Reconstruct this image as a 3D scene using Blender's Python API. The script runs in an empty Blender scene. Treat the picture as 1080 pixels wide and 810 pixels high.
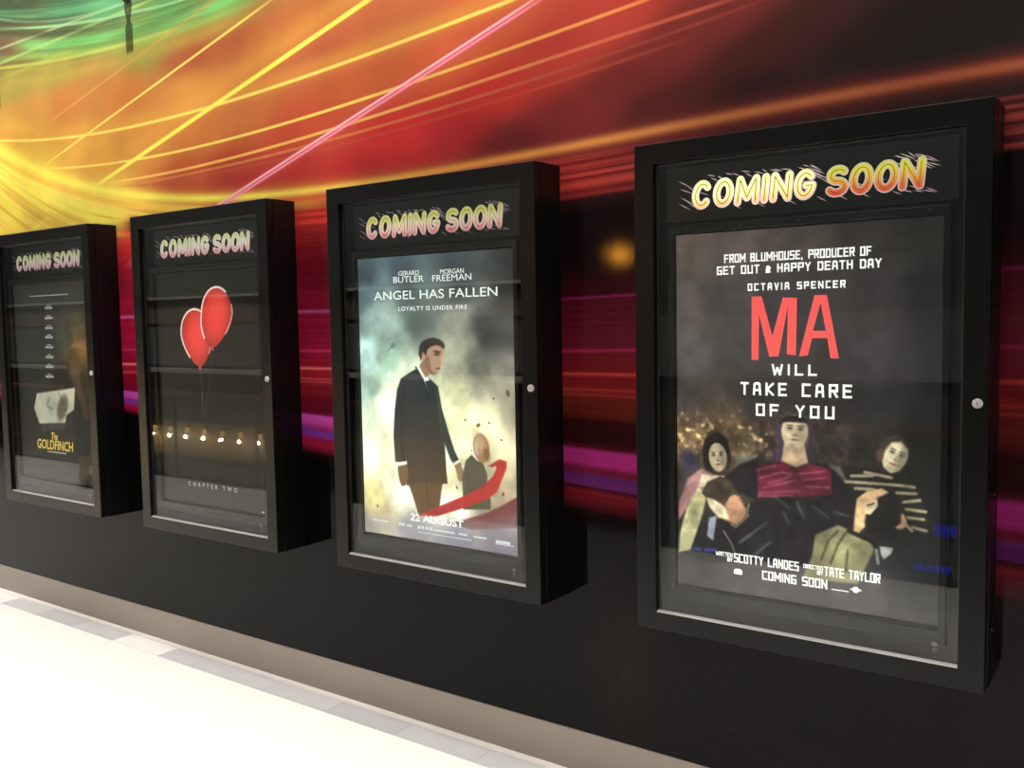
import bpy, bmesh, math, random
import numpy as np
from mathutils import Vector, Matrix

SC = bpy.context.scene
COL = SC.collection
R = math.radians

# ------------------------------------------------------------------ camera
CAM = Vector((1.3533, -2.6983, 1.6167))
YAW, PITCH, ROLL, FPX = 0.6232, -0.0688, -0.0178, 968.24
fwd = Vector((-math.sin(YAW)*math.cos(PITCH), math.cos(YAW)*math.cos(PITCH), math.sin(PITCH)))
rgt = Vector((math.cos(YAW), math.sin(YAW), 0))
upv = rgt.cross(fwd)
c_, s_ = math.cos(ROLL), math.sin(ROLL)
r2, u2 = c_*rgt + s_*upv, -s_*rgt + c_*upv
cam_d = bpy.data.cameras.new('camera'); cam = bpy.data.objects.new('camera', cam_d); COL.objects.link(cam)
cam.matrix_world = Matrix(((r2.x, u2.x, -fwd.x, CAM.x), (r2.y, u2.y, -fwd.y, CAM.y), (r2.z, u2.z, -fwd.z, CAM.z), (0, 0, 0, 1)))
cam_d.sensor_width = 36.0; cam_d.lens = FPX/1080*36.0; cam_d.clip_start = 0.05
SC.camera = cam
# ------------------------------------------------------------------ world, exposure, lights
world = bpy.data.worlds.new('world'); SC.world = world; world.use_nodes = True
world.node_tree.nodes['Background'].inputs[0].default_value = (0.5, 0.5, 0.48, 1)
world.node_tree.nodes['Background'].inputs[1].default_value = 0.05
SC.view_settings.view_transform = 'Standard'; SC.view_settings.look = 'None'
SC.view_settings.exposure = 0.0; SC.view_settings.gamma = 1.0; SC.view_settings.use_curve_mapping = False
SC.cycles.max_bounces = 7; SC.cycles.diffuse_bounces = 3; SC.cycles.glossy_bounces = 4; SC.cycles.transparent_max_bounces = 12
CEIL_Z = 4.3
LAMP_Y = -0.85
LAMP_X = [-11.2 + 1.9*k for k in range(8)]
LAMP_W = 42.0
for lx in LAMP_X:
    ld = bpy.data.lights.new('ceiling_lamp', 'AREA'); ld.shape = 'RECTANGLE'; ld.size = 1.2; ld.size_y = 0.3
    ld.energy = LAMP_W; ld.color = (1.0, 0.985, 0.955)
    lo = bpy.data.objects.new('ceiling_lamp', ld); COL.objects.link(lo); lo.location = (lx, LAMP_Y, CEIL_Z - 0.075)
DOWN_Y = -1.9
DOWN_X = [-10.3 + 1.5*k for k in range(9)]
for lx in DOWN_X:
    ld = bpy.data.lights.new('downlight_beam', 'SPOT'); ld.spot_size = R(80); ld.spot_blend = 0.9; ld.shadow_soft_size = 0.08
    ld.energy = 330.0; ld.color = (1.0, 0.985, 0.955)
    lo = bpy.data.objects.new('downlight_beam', ld); COL.objects.link(lo); lo.location = (lx, DOWN_Y, CEIL_Z - 0.03)

# ------------------------------------------------------------------ helpers
def lin(c):
    return tuple(((v/255.0)/12.92 if v/255.0 <= 0.04045 else ((v/255.0+0.055)/1.055)**2.4) for v in c)

def tag(o, label=None, cat=None, group=None, kind=None):
    if label: o['label'] = label
    if cat: o['category'] = cat
    if group: o['group'] = group
    if kind: o['kind'] = kind
    return o

def empty(name, loc):
    o = bpy.data.objects.new(name, None); COL.objects.link(o); o.location = loc; o.empty_display_size = 0.1
    return o

def link(name, me, mat, parent=None, loc=None):
    o = bpy.data.objects.new(name, me); COL.objects.link(o)
    if mat is not None:
        me.materials.clear(); me.materials.append(mat)
    if parent is not None: o.parent = parent
    if loc is not None: o.location = loc
    return o

def bm_mesh(name, bm, smooth=False):
    bmesh.ops.recalc_face_normals(bm, faces=bm.faces)
    me = bpy.data.meshes.new(name); bm.to_mesh(me); bm.free()
    if smooth:
        for p in me.polygons: p.use_smooth = True
    return me

def box(bm, x0, x1, y0, y1, z0, z1, bev=0.0):
    vs = [bm.verts.new((x, y, z)) for x in (x0, x1) for y in (y0, y1) for z in (z0, z1)]
    fs = [(0, 1, 3, 2), (4, 6, 7, 5), (0, 4, 5, 1), (2, 3, 7, 6), (0, 2, 6, 4), (1, 5, 7, 3)]
    nf = [bm.faces.new([vs[i] for i in f]) for f in fs]
    if bev > 0:
        es = list({e for f in nf for e in f.edges})
        bmesh.ops.bevel(bm, geom=es, offset=bev, segments=2, profile=0.5, affect='EDGES')

def boxmesh(name, *a, bev=0.0):
    bm = bmesh.new(); box(bm, *a, bev=bev); return bm_mesh(name, bm)

def cyl(bm, c, axis, r, h, seg=20, r2=None):
    m = Matrix.Translation(Vector(c)) @ Vector((0, 0, 1)).rotation_difference(Vector(axis)).to_matrix().to_4x4() @ Matrix.Translation((0, 0, h/2))
    bmesh.ops.create_cone(bm, cap_ends=True, segments=seg, radius1=r, radius2=r if r2 is None else r2, depth=h, matrix=m)

def lathe(bm, prof, c, seg=24):
    rings = []
    for r, z in prof:
        rings.append([bm.verts.new((c[0]+r*math.cos(2*math.pi*k/seg), c[1]+r*math.sin(2*math.pi*k/seg), c[2]+z)) for k in range(seg)])
    for a, b in zip(rings, rings[1:]):
        for k in range(seg):
            bm.faces.new((a[k], a[(k+1) % seg], b[(k+1) % seg], b[k]))
    if prof[0][0] > 1e-6: bm.faces.new(rings[0][::-1])
    if prof[-1][0] > 1e-6: bm.faces.new(rings[-1])

# ---- materials
MATS = {}
def pmat(name, col, rough=0.5, metal=0.0, spec=0.5, emis=None, es=0.0, noise=0.0, nscale=20.0, bump=0.0, bscale=200.0, rnoise=0.0):
    m = bpy.data.materials.new(name); m.use_nodes = True; nt = m.node_tree; b = nt.nodes['Principled BSDF']
    c = lin(col)
    b.inputs['Base Color'].default_value = (*c, 1); b.inputs['Roughness'].default_value = rough
    b.inputs['Metallic'].default_value = metal; b.inputs['Specular IOR Level'].default_value = spec
    if emis: b.inputs['Emission Color'].default_value = (*lin(emis), 1); b.inputs['Emission Strength'].default_value = es
    if noise or bump or rnoise:
        g = nt.nodes.new('ShaderNodeNewGeometry')
    if noise or rnoise:
        n = nt.nodes.new('ShaderNodeTexNoise'); n.inputs['Scale'].default_value = nscale; n.inputs['Detail'].default_value = 5
        nt.links.new(g.outputs['Position'], n.inputs['Vector'])
    if noise:
        mx = nt.nodes.new('ShaderNodeMix'); mx.data_type = 'RGBA'
        mx.inputs[6].default_value = (*[v*(1-noise) for v in c], 1); mx.inputs[7].default_value = (*[min(1, v*(1+noise)) for v in c], 1)
        nt.links.new(n.outputs['Fac'], mx.inputs[0]); nt.links.new(mx.outputs[2], b.inputs['Base Color'])
    if rnoise:
        mr = nt.nodes.new('ShaderNodeMapRange'); mr.inputs[3].default_value = max(0.02, rough-rnoise); mr.inputs[4].default_value = rough+rnoise
        nt.links.new(n.outputs['Fac'], mr.inputs[0]); nt.links.new(mr.outputs[0], b.inputs['Roughness'])
    if bump:
        n2 = nt.nodes.new('ShaderNodeTexNoise'); n2.inputs['Scale'].default_value = bscale; n2.inputs['Detail'].default_value = 3
        nt.links.new(g.outputs['Position'], n2.inputs['Vector'])
        bp = nt.nodes.new('ShaderNodeBump'); bp.inputs['Strength'].default_value = bump; bp.inputs['Distance'].default_value = 0.002
        nt.links.new(n2.outputs['Fac'], bp.inputs['Height']); nt.links.new(bp.outputs[0], b.inputs['Normal'])
    MATS[name] = m
    return m

# tiny expression layer over math nodes
class Ex:
    def __init__(s, nt, v): s.nt, s.v = nt, v
    def _op(s, op, o=None, o2=None, clamp=False):
        n = s.nt.nodes.new('ShaderNodeMath'); n.operation = op; n.use_clamp = clamp
        for i, q in enumerate((s, o, o2)):
            if q is None: continue
            if isinstance(q, Ex): s.nt.links.new(q.v, n.inputs[i])
            else: n.inputs[i].default_value = q
        return Ex(s.nt, n.outputs[0])
    def __add__(s, o): return s._op('ADD', o)
    def __sub__(s, o): return s._op('SUBTRACT', o)
    def __mul__(s, o): return s._op('MULTIPLY', o)
    def __truediv__(s, o): return s._op('DIVIDE', o)
    def mad(s, a, b): return s._op('MULTIPLY_ADD', a, b)
    def exp(s): return s._op('EXPONENT')
    def smooth(s, a, b, lo=0.0, hi=1.0):
        n = s.nt.nodes.new('ShaderNodeMapRange'); n.interpolation_type = 'SMOOTHSTEP'
        s.nt.links.new(s.v, n.inputs[0])
        for i, q in enumerate((a, b, lo, hi)): n.inputs[i+1].default_value = q
        return Ex(s.nt, n.outputs[0])

def cmix(nt, fac, a, b):
    n = nt.nodes.new('ShaderNodeMix'); n.data_type = 'RGBA'
    for i, q in ((0, fac), (6, a), (7, b)):
        if isinstance(q, Ex): nt.links.new(q.v, n.inputs[i])
        elif isinstance(q, (int, float)): n.inputs[i].default_value = q
        elif isinstance(q, tuple): n.inputs[i].default_value = (*q, 1)
        else: nt.links.new(q, n.inputs[i])
    return n.outputs[2]

# ------------------------------------------------------------------ the printed mural of light trails
BASE = [
(-3.99,3.45,(45,70,55)),(-3.45,3.31,(75,130,95)),(-3.10,3.24,(95,165,110)),(-2.54,3.14,(95,150,85)),(-2.12,3.06,(120,130,70)),(-4.07,3.25,(115,95,75)),(-3.56,3.19,(95,85,65)),(-3.19,3.12,(105,110,70)),(-3.92,3.14,(120,95,55)),(-3.58,3.03,(165,150,75)),(-3.99,3.01,(175,160,80)),(-2.78,2.99,(135,150,75)),(-3.21,2.91,(185,125,70)),(-3.90,2.83,(210,150,75)),(-3.50,2.83,(195,125,65)),(-2.96,2.79,(200,125,65)),(-2.41,2.89,(170,85,58)),(-2.12,2.93,(170,85,55)),(-2.42,2.70,(210,145,70)),(-2.82,2.54,(205,140,70)),(-3.34,2.55,(225,165,75)),(-4.02,2.74,(225,170,75)),(-2.29,2.51,(200,120,65)),(-2.05,2.57,(195,112,65)),(-2.16,2.33,(175,70,50)),(-2.10,2.25,(170,45,45)),(-2.45,2.29,(190,85,50)),(-1.71,2.27,(170,50,45)),(-1.65,2.42,(180,75,52)),(-1.81,2.83,(185,110,60)),(-1.58,2.73,(168,88,58)),(-1.31,2.60,(180,90,55)),(-1.09,2.78,(180,100,62)),(-0.86,2.60,(190,90,55)),(-0.73,2.71,(185,85,55)),(-1.11,2.32,(185,45,48)),(-1.37,2.22,(170,42,45)),(-0.83,2.32,(150,38,40)),(-0.65,2.43,(170,50,45)),(-0.57,2.25,(95,32,34)),(-0.33,2.50,(165,58,50)),(-0.14,2.59,(165,60,50)),(-0.33,2.31,(110,38,38)),(-0.14,2.39,(100,40,38)),(0.03,2.47,(110,44,42)),(0.22,2.52,(105,46,42)),(0.03,2.29,(75,32,32)),(0.34,2.41,(70,38,36)),(0.50,2.46,(60,38,36)),(0.34,2.30,(48,30,29)),(0.61,2.34,(40,29,28)),(0.73,2.41,(40,34,32)),(0.85,2.32,(36,33,31)),(0.99,2.36,(34,33,31)),(-3.84,2.37,(248,226,88)),(-3.27,2.27,(244,212,82)),(-4.26,2.55,(250,228,88))]
TRAILS = {
'S1':([2.85695,0.30765],-3.05,-0.3),'S2':([3.21503,0.26289],-4.1,-1.0),'S3':([3.46318,0.24996],-3.9,-1.7),'S4':([3.60421,0.23223],-4.3,-2.0),
'S5':([2.79265,0.09672,-0.00049,-0.00455],-4.6,-0.3),'S6':([2.63208,0.10314,0.00084,-0.0047],-3.9,0.2),'S7':([2.54736,0.08792,-0.01003,-0.00628],-4.4,0.4),
'S8':([2.50265,0.11547,0.01971],-3.3,0.5),'S8b':([2.46826,0.1197,0.02407],-3.16,0.2),'S9':([2.21628,0.03732,-0.00246,-0.00657,0.00046],-4.6,1.6),
'S10':([2.91195,0.6296,0.12596],-4.6,-2.9),'S11':([2.32174,0.22351,0.06688],-4.6,-2.2),'S12':([1.94252,0.06804,0.04171],-4.6,-3.2),'S13':([1.73882,-0.08761,0.00936],-4.6,-3.4),'S14':([3.14927,0.78292,0.15463],-4.6,-2.9),
'G1':([4.1585,0.6392,0.1095],-4.5,-2.7),'G2':([3.2831,0.16075,0.0419],-4.5,-2.1),'G3':([3.21831,-0.0038],-4.5,-2.8),'G4':([3.26462,0.02666],-4.5,-2.5),'G5':([3.26845,0.19253,0.03789],-4.5,-2.3),
'G6':([3.44045,0.3114,0.06395],-4.1,-1.8),'G7':([3.17737,0.02613],-4.4,-3.2),'G8':([3.23899,0.20658,0.03733],-4.5,-1.8),'G9':([3.5293,0.27249,0.05977],-4.5,-2.8),'G10':([3.59173,0.36614,0.06383],-4.5,-2.0)}
YEL, YEL2 = (255, 238, 98), (253, 222, 105)
# trail, vertical offset, half width, colour, strength
STROKES = [
('G8', 0.0, .040, (185,165,78), .55), ('G6', 0.0, .034, (125,205,115), .85), ('G6', -.05, .022, (150,195,100), .6), ('G10', 0.0, .016, (140,175,95), .55), ('G5', 0.0, .010, (185,195,95), .8), ('G5', -.03, .012, (170,165,80), .5),
('G7', 0.0, .012, (180,185,90), .5), ('G4', 0.0, .009, (165,195,110), .8), ('G3', 0.0, .007, (175,185,130), .7), ('G2', 0.0, .008, (150,200,140), .8), ('G1', 0.0, .008, (150,200,150), .8), ('G9', 0.0, .020, (110,185,125), .6), ('G1', .035, .012, (105,170,120), .5),
('S2', .055, .055, (222,155,72), .55), ('S5', .02, .040, (222,158,72), .5), ('S9', .06, .070, (225,130,65), .0),
('S4', 0.0, .007, (215,155,80), .6), ('S3', 0.0, .0065, (250,220,110), .9),
('S5', 0.0, .0075, YEL2, .95), ('S6', 0.0, .0065, (YEL2, (230,140,80)), .9), ('S7', 0.0, .0065, ((248,196,100), (200,95,75)), .85), ('S8', 0.0, .006, ((215,135,80), (150,65,58)), .7), ('S8b', 0.0, .006, (185,85,60), .4),
('S2', 0.0, .0115, YEL, 1.0),
('S14', -.02, .075, YEL, .8), ('S14', .05, .05, YEL, .7), ('S10', 0.0, .040, YEL, .85), ('S11', 0.0, .022, YEL, .75), ('S12', 0.0, .020, YEL, .7), ('S13', 0.0, .018, YEL2, .6), ('S10', -.07, .012, YEL, .7), ('S11', -.045, .010, YEL2, .6),
]
RAMP_R = [(0.90,(8,7,7)),(0.95,(22,9,10)),(0.99,(95,22,30)),(1.02,(115,25,35)),(1.035,(60,15,25)),(1.045,(100,36,96)),(1.08,(92,36,100)),(1.088,(110,25,50)),(1.105,(110,25,50)),(1.112,(165,40,110)),(1.165,(175,45,125)),(1.175,(80,20,30)),(1.20,(45,14,14)),(1.27,(48,15,14)),(1.285,(92,30,22)),(1.35,(105,32,26)),(1.359,(150,48,40)),(1.366,(115,30,28)),(1.377,(165,50,45)),(1.385,(125,30,32)),(1.423,(120,28,32)),(1.43,(205,70,60)),(1.438,(115,25,32)),(1.503,(108,24,36)),(1.511,(165,38,90)),(1.519,(105,24,38)),(1.684,(82,18,32)),(1.692,(130,30,85)),(1.70,(62,14,24)),(1.80,(28,11,14)),(1.98,(20,11,12)),(2.03,(50,22,23))]
RAMP_L = [(0.90,(8,7,7)),(0.94,(30,7,14)),(0.99,(150,18,60)),(1.03,(185,25,80)),(1.045,(120,45,150)),(1.08,(125,55,175)),(1.09,(170,40,110)),(1.112,(190,80,180)),(1.165,(200,90,195)),(1.175,(140,20,70)),(1.20,(125,14,45)),(1.35,(140,16,45)),(1.359,(205,75,80)),(1.367,(150,18,48)),(1.377,(215,90,95)),(1.386,(165,22,52)),(1.423,(170,24,55)),(1.43,(245,160,150)),(1.438,(165,22,58)),(1.503,(170,24,62)),(1.511,(215,60,115)),(1.519,(172,24,62)),(1.68,(175,26,66)),(1.692,(232,110,185)),(1.704,(172,26,62)),(1.85,(150,28,50)),(1.98,(165,32,48)),(2.03,(190,45,45))]

def ramp_node(nt, fac, stops, lo, hi):
    n = nt.nodes.new('ShaderNodeValToRGB'); cr = n.color_ramp; cr.interpolation = 'LINEAR'
    while len(cr.elements) > 1: cr.elements.remove(cr.elements[-1])
    for i, (z, c) in enumerate(stops):
        p = (z-lo)/(hi-lo)
        e = cr.elements[0] if i == 0 else cr.elements.new(p)
        e.position = p; e.color = (*lin(c), 1)
    nt.links.new(fac.v, n.inputs[0])
    return n.outputs[0]

def mural_material():
    m = bpy.data.materials.new('printed_mural'); m.use_nodes = True; nt = m.node_tree
    b = nt.nodes['Principled BSDF']
    geo = nt.nodes.new('ShaderNodeNewGeometry'); sep = nt.nodes.new('ShaderNodeSeparateXYZ')
    nt.links.new(geo.outputs['Position'], sep.inputs[0])
    x, z = Ex(nt, sep.outputs[0]), Ex(nt, sep.outputs[2])
    # soft colour fields of the upper part (Gaussian-weighted mix of ink colours)
    acc = None; wsum = None
    for px, pz, c in BASE:
        d = nt.nodes.new('ShaderNodeVectorMath'); d.operation = 'SUBTRACT'
        nt.links.new(geo.outputs['Position'], d.inputs[0]); d.inputs[1].default_value = (px, 0, pz)
        k = nt.nodes.new('ShaderNodeVectorMath'); k.operation = 'MULTIPLY'
        nt.links.new(d.outputs[0], k.inputs[0]); wz = 7.2 if px < -1 else 9.5
        k.inputs[1].default_value = (3.6 if px < -1 else 4.8, 0, wz)
        q = nt.nodes.new('ShaderNodeVectorMath'); q.operation = 'DOT_PRODUCT'
        nt.links.new(k.outputs[0], q.inputs[0]); nt.links.new(k.outputs[0], q.inputs[1])
        w = (Ex(nt, q.outputs['Value'])._op('POWER', 1.0).mad(1.0, 0.25))._op('POWER', -2.0)
        s = nt.nodes.new('ShaderNodeVectorMath'); s.operation = 'SCALE'
        kb = 1.18 if -1.8 < px < 0.3 else 1.0
        s.inputs[0].default_value = tuple(v*kb for v in lin(c)); nt.links.new(w.v, s.inputs['Scale'])
        if acc is None: acc, wsum = s.outputs[0], w
        else:
            a = nt.nodes.new('ShaderNodeVectorMath'); a.operation = 'ADD'
            nt.links.new(acc, a.inputs[0]); nt.links.new(s.outputs[0], a.inputs[1]); acc = a.outputs[0]
            wsum = wsum + w
    inv = Ex(nt, nt.nodes.new('ShaderNodeValue').outputs[0]); inv.v.default_value = 1.0
    inv = inv / wsum
    s = nt.nodes.new('ShaderNodeVectorMath'); s.operation = 'SCALE'
    nt.links.new(acc, s.inputs[0]); nt.links.new(inv.v, s.inputs['Scale'])
    upper = s.outputs[0]
    # lower part: level trails, fanning out to the right
    xr = x + 0.23
    kl = xr.mad(0.18, 1.0)._op('MAXIMUM', 0.45)
    ku = xr.mad(0.10, 1.0)._op('MAXIMUM', 0.93)
    dz = z - 1.4
    zl = dz._op('MINIMUM', 0.0) / kl
    zu = dz._op('MAXIMUM', 0.0) / ku
    zw = zl + zu + 1.4
    fac = zw.mad(1/1.2, -0.9/1.2)
    lower = cmix(nt, x.smooth(-0.7, -2.6), ramp_node(nt, fac, RAMP_R, 0.9, 2.1), ramp_node(nt, fac, RAMP_L, 0.9, 2.1))
    lower = cmix(nt, x.smooth(-0.9, 0.9, 0.0, 0.22), lower, (0.02, 0.012, 0.012))
    # fine parallel streaking
    cmb = nt.nodes.new('ShaderNodeCombineXYZ'); nt.links.new((x*0.25).v, cmb.inputs[0]); nt.links.new((zw*75.0).v, cmb.inputs[2])
    nz = nt.nodes.new('ShaderNodeTexNoise'); nz.inputs['Scale'].default_value = 1.0; nz.inputs['Detail'].default_value = 3
    nt.links.new(cmb.outputs[0], nz.inputs['Vector'])
    mod = Ex(nt, nz.outputs['Fac']).smooth(0.3, 0.75, 0.82, 1.15)
    s = nt.nodes.new('ShaderNodeVectorMath'); s.operation = 'SCALE'
    nt.links.new(lower, s.inputs[0]); nt.links.new(mod.v, s.inputs['Scale']); lower = s.outputs[0]

    def curve(name):
        c = TRAILS[name][0]
        f = None
        for k in c[::-1]:
            f = k if f is None else ((x*f + k) if not isinstance(f, Ex) else f._op('MULTIPLY_ADD', x, k))
        return f
    f9 = curve('S9')
    # red under-streaks below the long orange trail
    t = z - f9
    st = nt.nodes.new('ShaderNodeCombineXYZ'); nt.links.new((x*0.15).v, st.inputs[0]); nt.links.new((t*42.0).v, st.inputs[2])
    nz2 = nt.nodes.new('ShaderNodeTexNoise'); nz2.inputs['Scale'].default_value = 1.0; nz2.inputs['Detail'].default_value = 2
    nt.links.new(st.outputs[0], nz2.inputs['Vector'])
    redd = cmix(nt, x.smooth(-1.0, 0.4), (*lin((205, 60, 50)),), (*lin((150, 62, 55)),))
    redk = cmix(nt, x.smooth(-1.0, 0.4), (*lin((150, 38, 40)),), (*lin((72, 28, 28)),))
    under = cmix(nt, Ex(nt, nz2.outputs['Fac']).smooth(0.42, 0.6), redk, redd)
    um = (z - f9._op('MINIMUM', 2.21)).smooth(-0.185, -0.165)
    lower = cmix(nt, um, lower, under)
    tb_ = z - f9._op('MINIMUM', 2.19)
    col = cmix(nt, tb_.smooth(-0.045, 0.0), lower, upper)
    def stroke(col, name, off, w, c, k):
        if k <= 0: return col
        d = (z - curve(name)) - off if off else z - curve(name)
        d = d * (1.0/w)
        m_ = (((d*d)*(d*d) if w < .012 else d*d) * -1.0).exp()
        lo, hi = TRAILS[name][1:]
        m_ = m_ * x.smooth(lo, lo+0.35, 0.0, k) * x.smooth(hi-0.35, hi, 1.0, 0.0)
        if isinstance(c[0], tuple): c = cmix(nt, x.smooth(-1.6, 0.1), (*lin(c[0]),), (*lin(c[1]),))
        else: c = (*lin(c),)
        return cmix(nt, m_, col, c)
    for sname, off, w, c, k in STROKES:
        col = stroke(col, sname, off, w, c, k)
    sw = z - curve('S14')
    cs = nt.nodes.new('ShaderNodeCombineXYZ'); nt.links.new((x*0.7).v, cs.inputs[0]); nt.links.new((sw*26.0).v, cs.inputs[2])
    nzs = nt.nodes.new('ShaderNodeTexNoise'); nzs.inputs['Scale'].default_value = 1.0; nzs.inputs['Detail'].default_value = 3
    nt.links.new(cs.outputs[0], nzs.inputs['Vector'])
    sg = z - curve('G6')
    cg = nt.nodes.new('ShaderNodeCombineXYZ'); nt.links.new((x*0.6).v, cg.inputs[0]); nt.links.new((sg*24.0).v, cg.inputs[2])
    nzg = nt.nodes.new('ShaderNodeTexNoise'); nzg.inputs['Scale'].default_value = 1.0; nzg.inputs['Detail'].default_value = 4
    nt.links.new(cg.outputs[0], nzg.inputs['Vector'])
    gs = Ex(nt, nzg.outputs['Fac']).smooth(0.40, 0.56, 0.75, 0.0) * x.smooth(-2.5, -1.8, 1.0, 0.0) * sg.smooth(-0.09, 0.06)
    col = cmix(nt, gs, col, (*lin((72, 82, 58)),))
    slit = Ex(nt, nzs.outputs['Fac']).smooth(0.36, 0.50, 0.8, 0.0) * x.smooth(-2.9, -2.3, 1.0, 0.0) * (z - f9).smooth(0.0, 0.07, 1.0, 0.0) * z.smooth(2.14, 2.2)
    col = cmix(nt, slit, col, (*lin((232, 178, 72)),))
    # the long trail turns from yellow to orange as it runs right; wide and bright on the left
    yo = cmix(nt, x.smooth(-2.4, -0.6), (*lin(YEL),), (*lin((225, 145, 75)),))
    yo = cmix(nt, x.smooth(-0.6, 0.8), yo, (*lin((172, 92, 62)),))
    glow = cmix(nt, x.smooth(-2.2, -0.4), (*lin((235, 150, 60)),), (*lin((125, 48, 42)),))
    m9 = ((t*t) * -(1/0.035**2)).exp() * 0.65
    col = cmix(nt, m9, col, glow)
    wv = x.smooth(-3.6, -1.6, 1/0.035, 1/0.015)
    d9 = t * wv
    col = cmix(nt, ((d9*d9) * -1.0).exp(), col, yo)
    tb = (t + 0.055) * 55.0
    m9b = ((tb*tb) * -1.0).exp() * x.smooth(-2.3, -1.2, 0.9, 0.0)
    col = cmix(nt, m9b, col, (*lin((248, 195, 80)),))
    # pink double line
    col = stroke(col, 'S1', -0.004, 0.018, (228, 95, 110), .6)
    col = stroke(col, 'S1', 0.007, 0.0055, (255, 190, 195), .95)
    col = stroke(col, 'S1', -0.009, 0.0055, (255, 150, 172), .95)
    # blotchy print density
    n3 = nt.nodes.new('ShaderNodeTexNoise'); n3.inputs['Scale'].default_value = 2.2; n3.inputs['Detail'].default_value = 3
    nt.links.new(geo.outputs['Position'], n3.inputs['Vector'])
    dens = Ex(nt, n3.outputs['Fac']).smooth(0.3, 0.7, 0.88, 1.1)
    s = nt.nodes.new('ShaderNodeVectorMath'); s.operation = 'SCALE'
    nt.links.new(col, s.inputs[0]); nt.links.new(dens.v, s.inputs['Scale']); col = s.outputs[0]
    # narrow dark marks with soft edges, set upright along two seams
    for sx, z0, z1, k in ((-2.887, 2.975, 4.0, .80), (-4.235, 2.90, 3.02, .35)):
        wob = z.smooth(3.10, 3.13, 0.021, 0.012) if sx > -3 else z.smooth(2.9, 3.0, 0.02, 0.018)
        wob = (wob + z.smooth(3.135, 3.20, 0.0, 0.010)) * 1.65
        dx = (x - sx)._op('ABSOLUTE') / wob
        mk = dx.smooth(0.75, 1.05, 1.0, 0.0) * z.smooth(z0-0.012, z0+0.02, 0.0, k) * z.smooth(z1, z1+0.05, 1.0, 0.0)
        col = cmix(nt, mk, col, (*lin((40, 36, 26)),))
    nt.links.new(col, b.inputs['Base Color'])
    # satin laminate with a slight orange-peel
    b.inputs['Specular IOR Level'].default_value = 0.125
    n4 = nt.nodes.new('ShaderNodeTexNoise'); n4.inputs['Scale'].default_value = 3.0; n4.inputs['Detail'].default_value = 4
    nt.links.new(geo.outputs['Position'], n4.inputs['Vector'])
    nt.links.new(Ex(nt, n4.outputs['Fac']).smooth(0.25, 0.75, 0.035, 0.07).v, b.inputs['Roughness'])
    n5 = nt.nodes.new('ShaderNodeTexNoise'); n5.inputs['Scale'].default_value = 260.0; n5.inputs['Detail'].default_value = 2
    nt.links.new(geo.outputs['Position'], n5.inputs['Vector'])
    bp = nt.nodes.new('ShaderNodeBump'); bp.inputs['Strength'].default_value = 0.05; bp.inputs['Distance'].default_value = 0.001
    nt.links.new(n5.outputs['Fac'], bp.inputs['Height']); nt.links.new(bp.outputs[0], b.inputs['Normal'])
    return m

# ------------------------------------------------------------------ room shell
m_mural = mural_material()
m_core = pmat('wall_core', (30, 30, 30), 0.9, noise=.2)
m_floor = pmat('polished_pale_floor', (236, 233, 226), 0.22, noise=.03, nscale=3, rnoise=.06)
m_ceil = pmat('dark_ceiling', (70, 70, 70), 0.9, noise=.1)
m_base = pmat('brushed_steel_skirting', (160, 149, 138), 0.42, metal=0.25, noise=.06, nscale=6, rnoise=.06)
m_bead = pmat('white_sealant', (232, 222, 214), 0.6, noise=.04)

X0, X1 = -14.0, 3.4
wall = link('wall_back', boxmesh('wall_back', X0, X1, 0.006, 0.16, 0.0, CEIL_Z), m_core); tag(wall, kind='structure')
pe = [-0.165 + 1.3645*k for k in range(-10, 3)]
pe = [X0] + [v for v in pe if v > X0+.2] + [X1]
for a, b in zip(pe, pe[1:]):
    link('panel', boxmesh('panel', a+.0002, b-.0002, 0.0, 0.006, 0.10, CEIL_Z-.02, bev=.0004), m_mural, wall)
bb = link('baseboard_back', boxmesh('baseboard_back', X0, X1, -0.006, 0.006, 0.004, 0.162, bev=.0015), m_base); tag(bb, kind='structure')
bm = bmesh.new()
vs0 = [bm.verts.new((X0, y, z)) for y, z in ((-0.006, 0.001), (-0.022, 0.001), (-0.017, 0.009), (-0.006, 0.014))]
vs1 = [bm.verts.new((X1, v.co.y, v.co.z)) for v in vs0]
for k in range(4): bm.faces.new((vs0[k], vs0[(k+1) % 4], vs1[(k+1) % 4], vs1[k]))
bm.faces.new(vs0); bm.faces.new(vs1[::-1])
tag(link('trim_1', bm_mesh('trim_1', bm), m_bead), kind='structure')

YB = -3.45
floor = link('floor', boxmesh('floor', X0, X1, YB-.12, 0.0, -0.25, 0.0), m_floor); tag(floor, kind='structure')
# row of border tiles along the foot of the wall
tile_cols = [(176, 172, 171), (184, 180, 178), (190, 186, 183), (226, 220, 215)]
m_tiles = [pmat('border_tile_%s' % n, c, 0.5, noise=.07, nscale=9) for n, c in zip(('grey', 'mid', 'pale', 'light'), tile_cols)]
tx = -2.67 - 0.395*20
rnd = random.Random(4)
tile_me = [boxmesh('border_tile', 0.0006, .3944, -.140, -.022, -.01, .0012, bev=.0005) for _ in m_tiles]
for me, m in zip(tile_me, m_tiles): me.materials.append(m)
for k in range(36):
    x = tx + .395*k
    if x < X0 or x + .395 > X1: continue
    if -4.7 < x < -3.95: ci = 3 if x < -4.4 else 2
    elif -3.9 < x < -3.2: ci = 0 if x < -3.6 else 1
    elif -3.2 < x < -2.8: ci = 3
    elif x < -4.7: ci = rnd.choice((1, 2, 3))
    else: ci = rnd.choice((0, 1, 1, 2))
    o = bpy.data.objects.new('border_tile', tile_me[ci]); COL.objects.link(o); o.parent = floor; o.location = (x, 0, 0)
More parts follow.
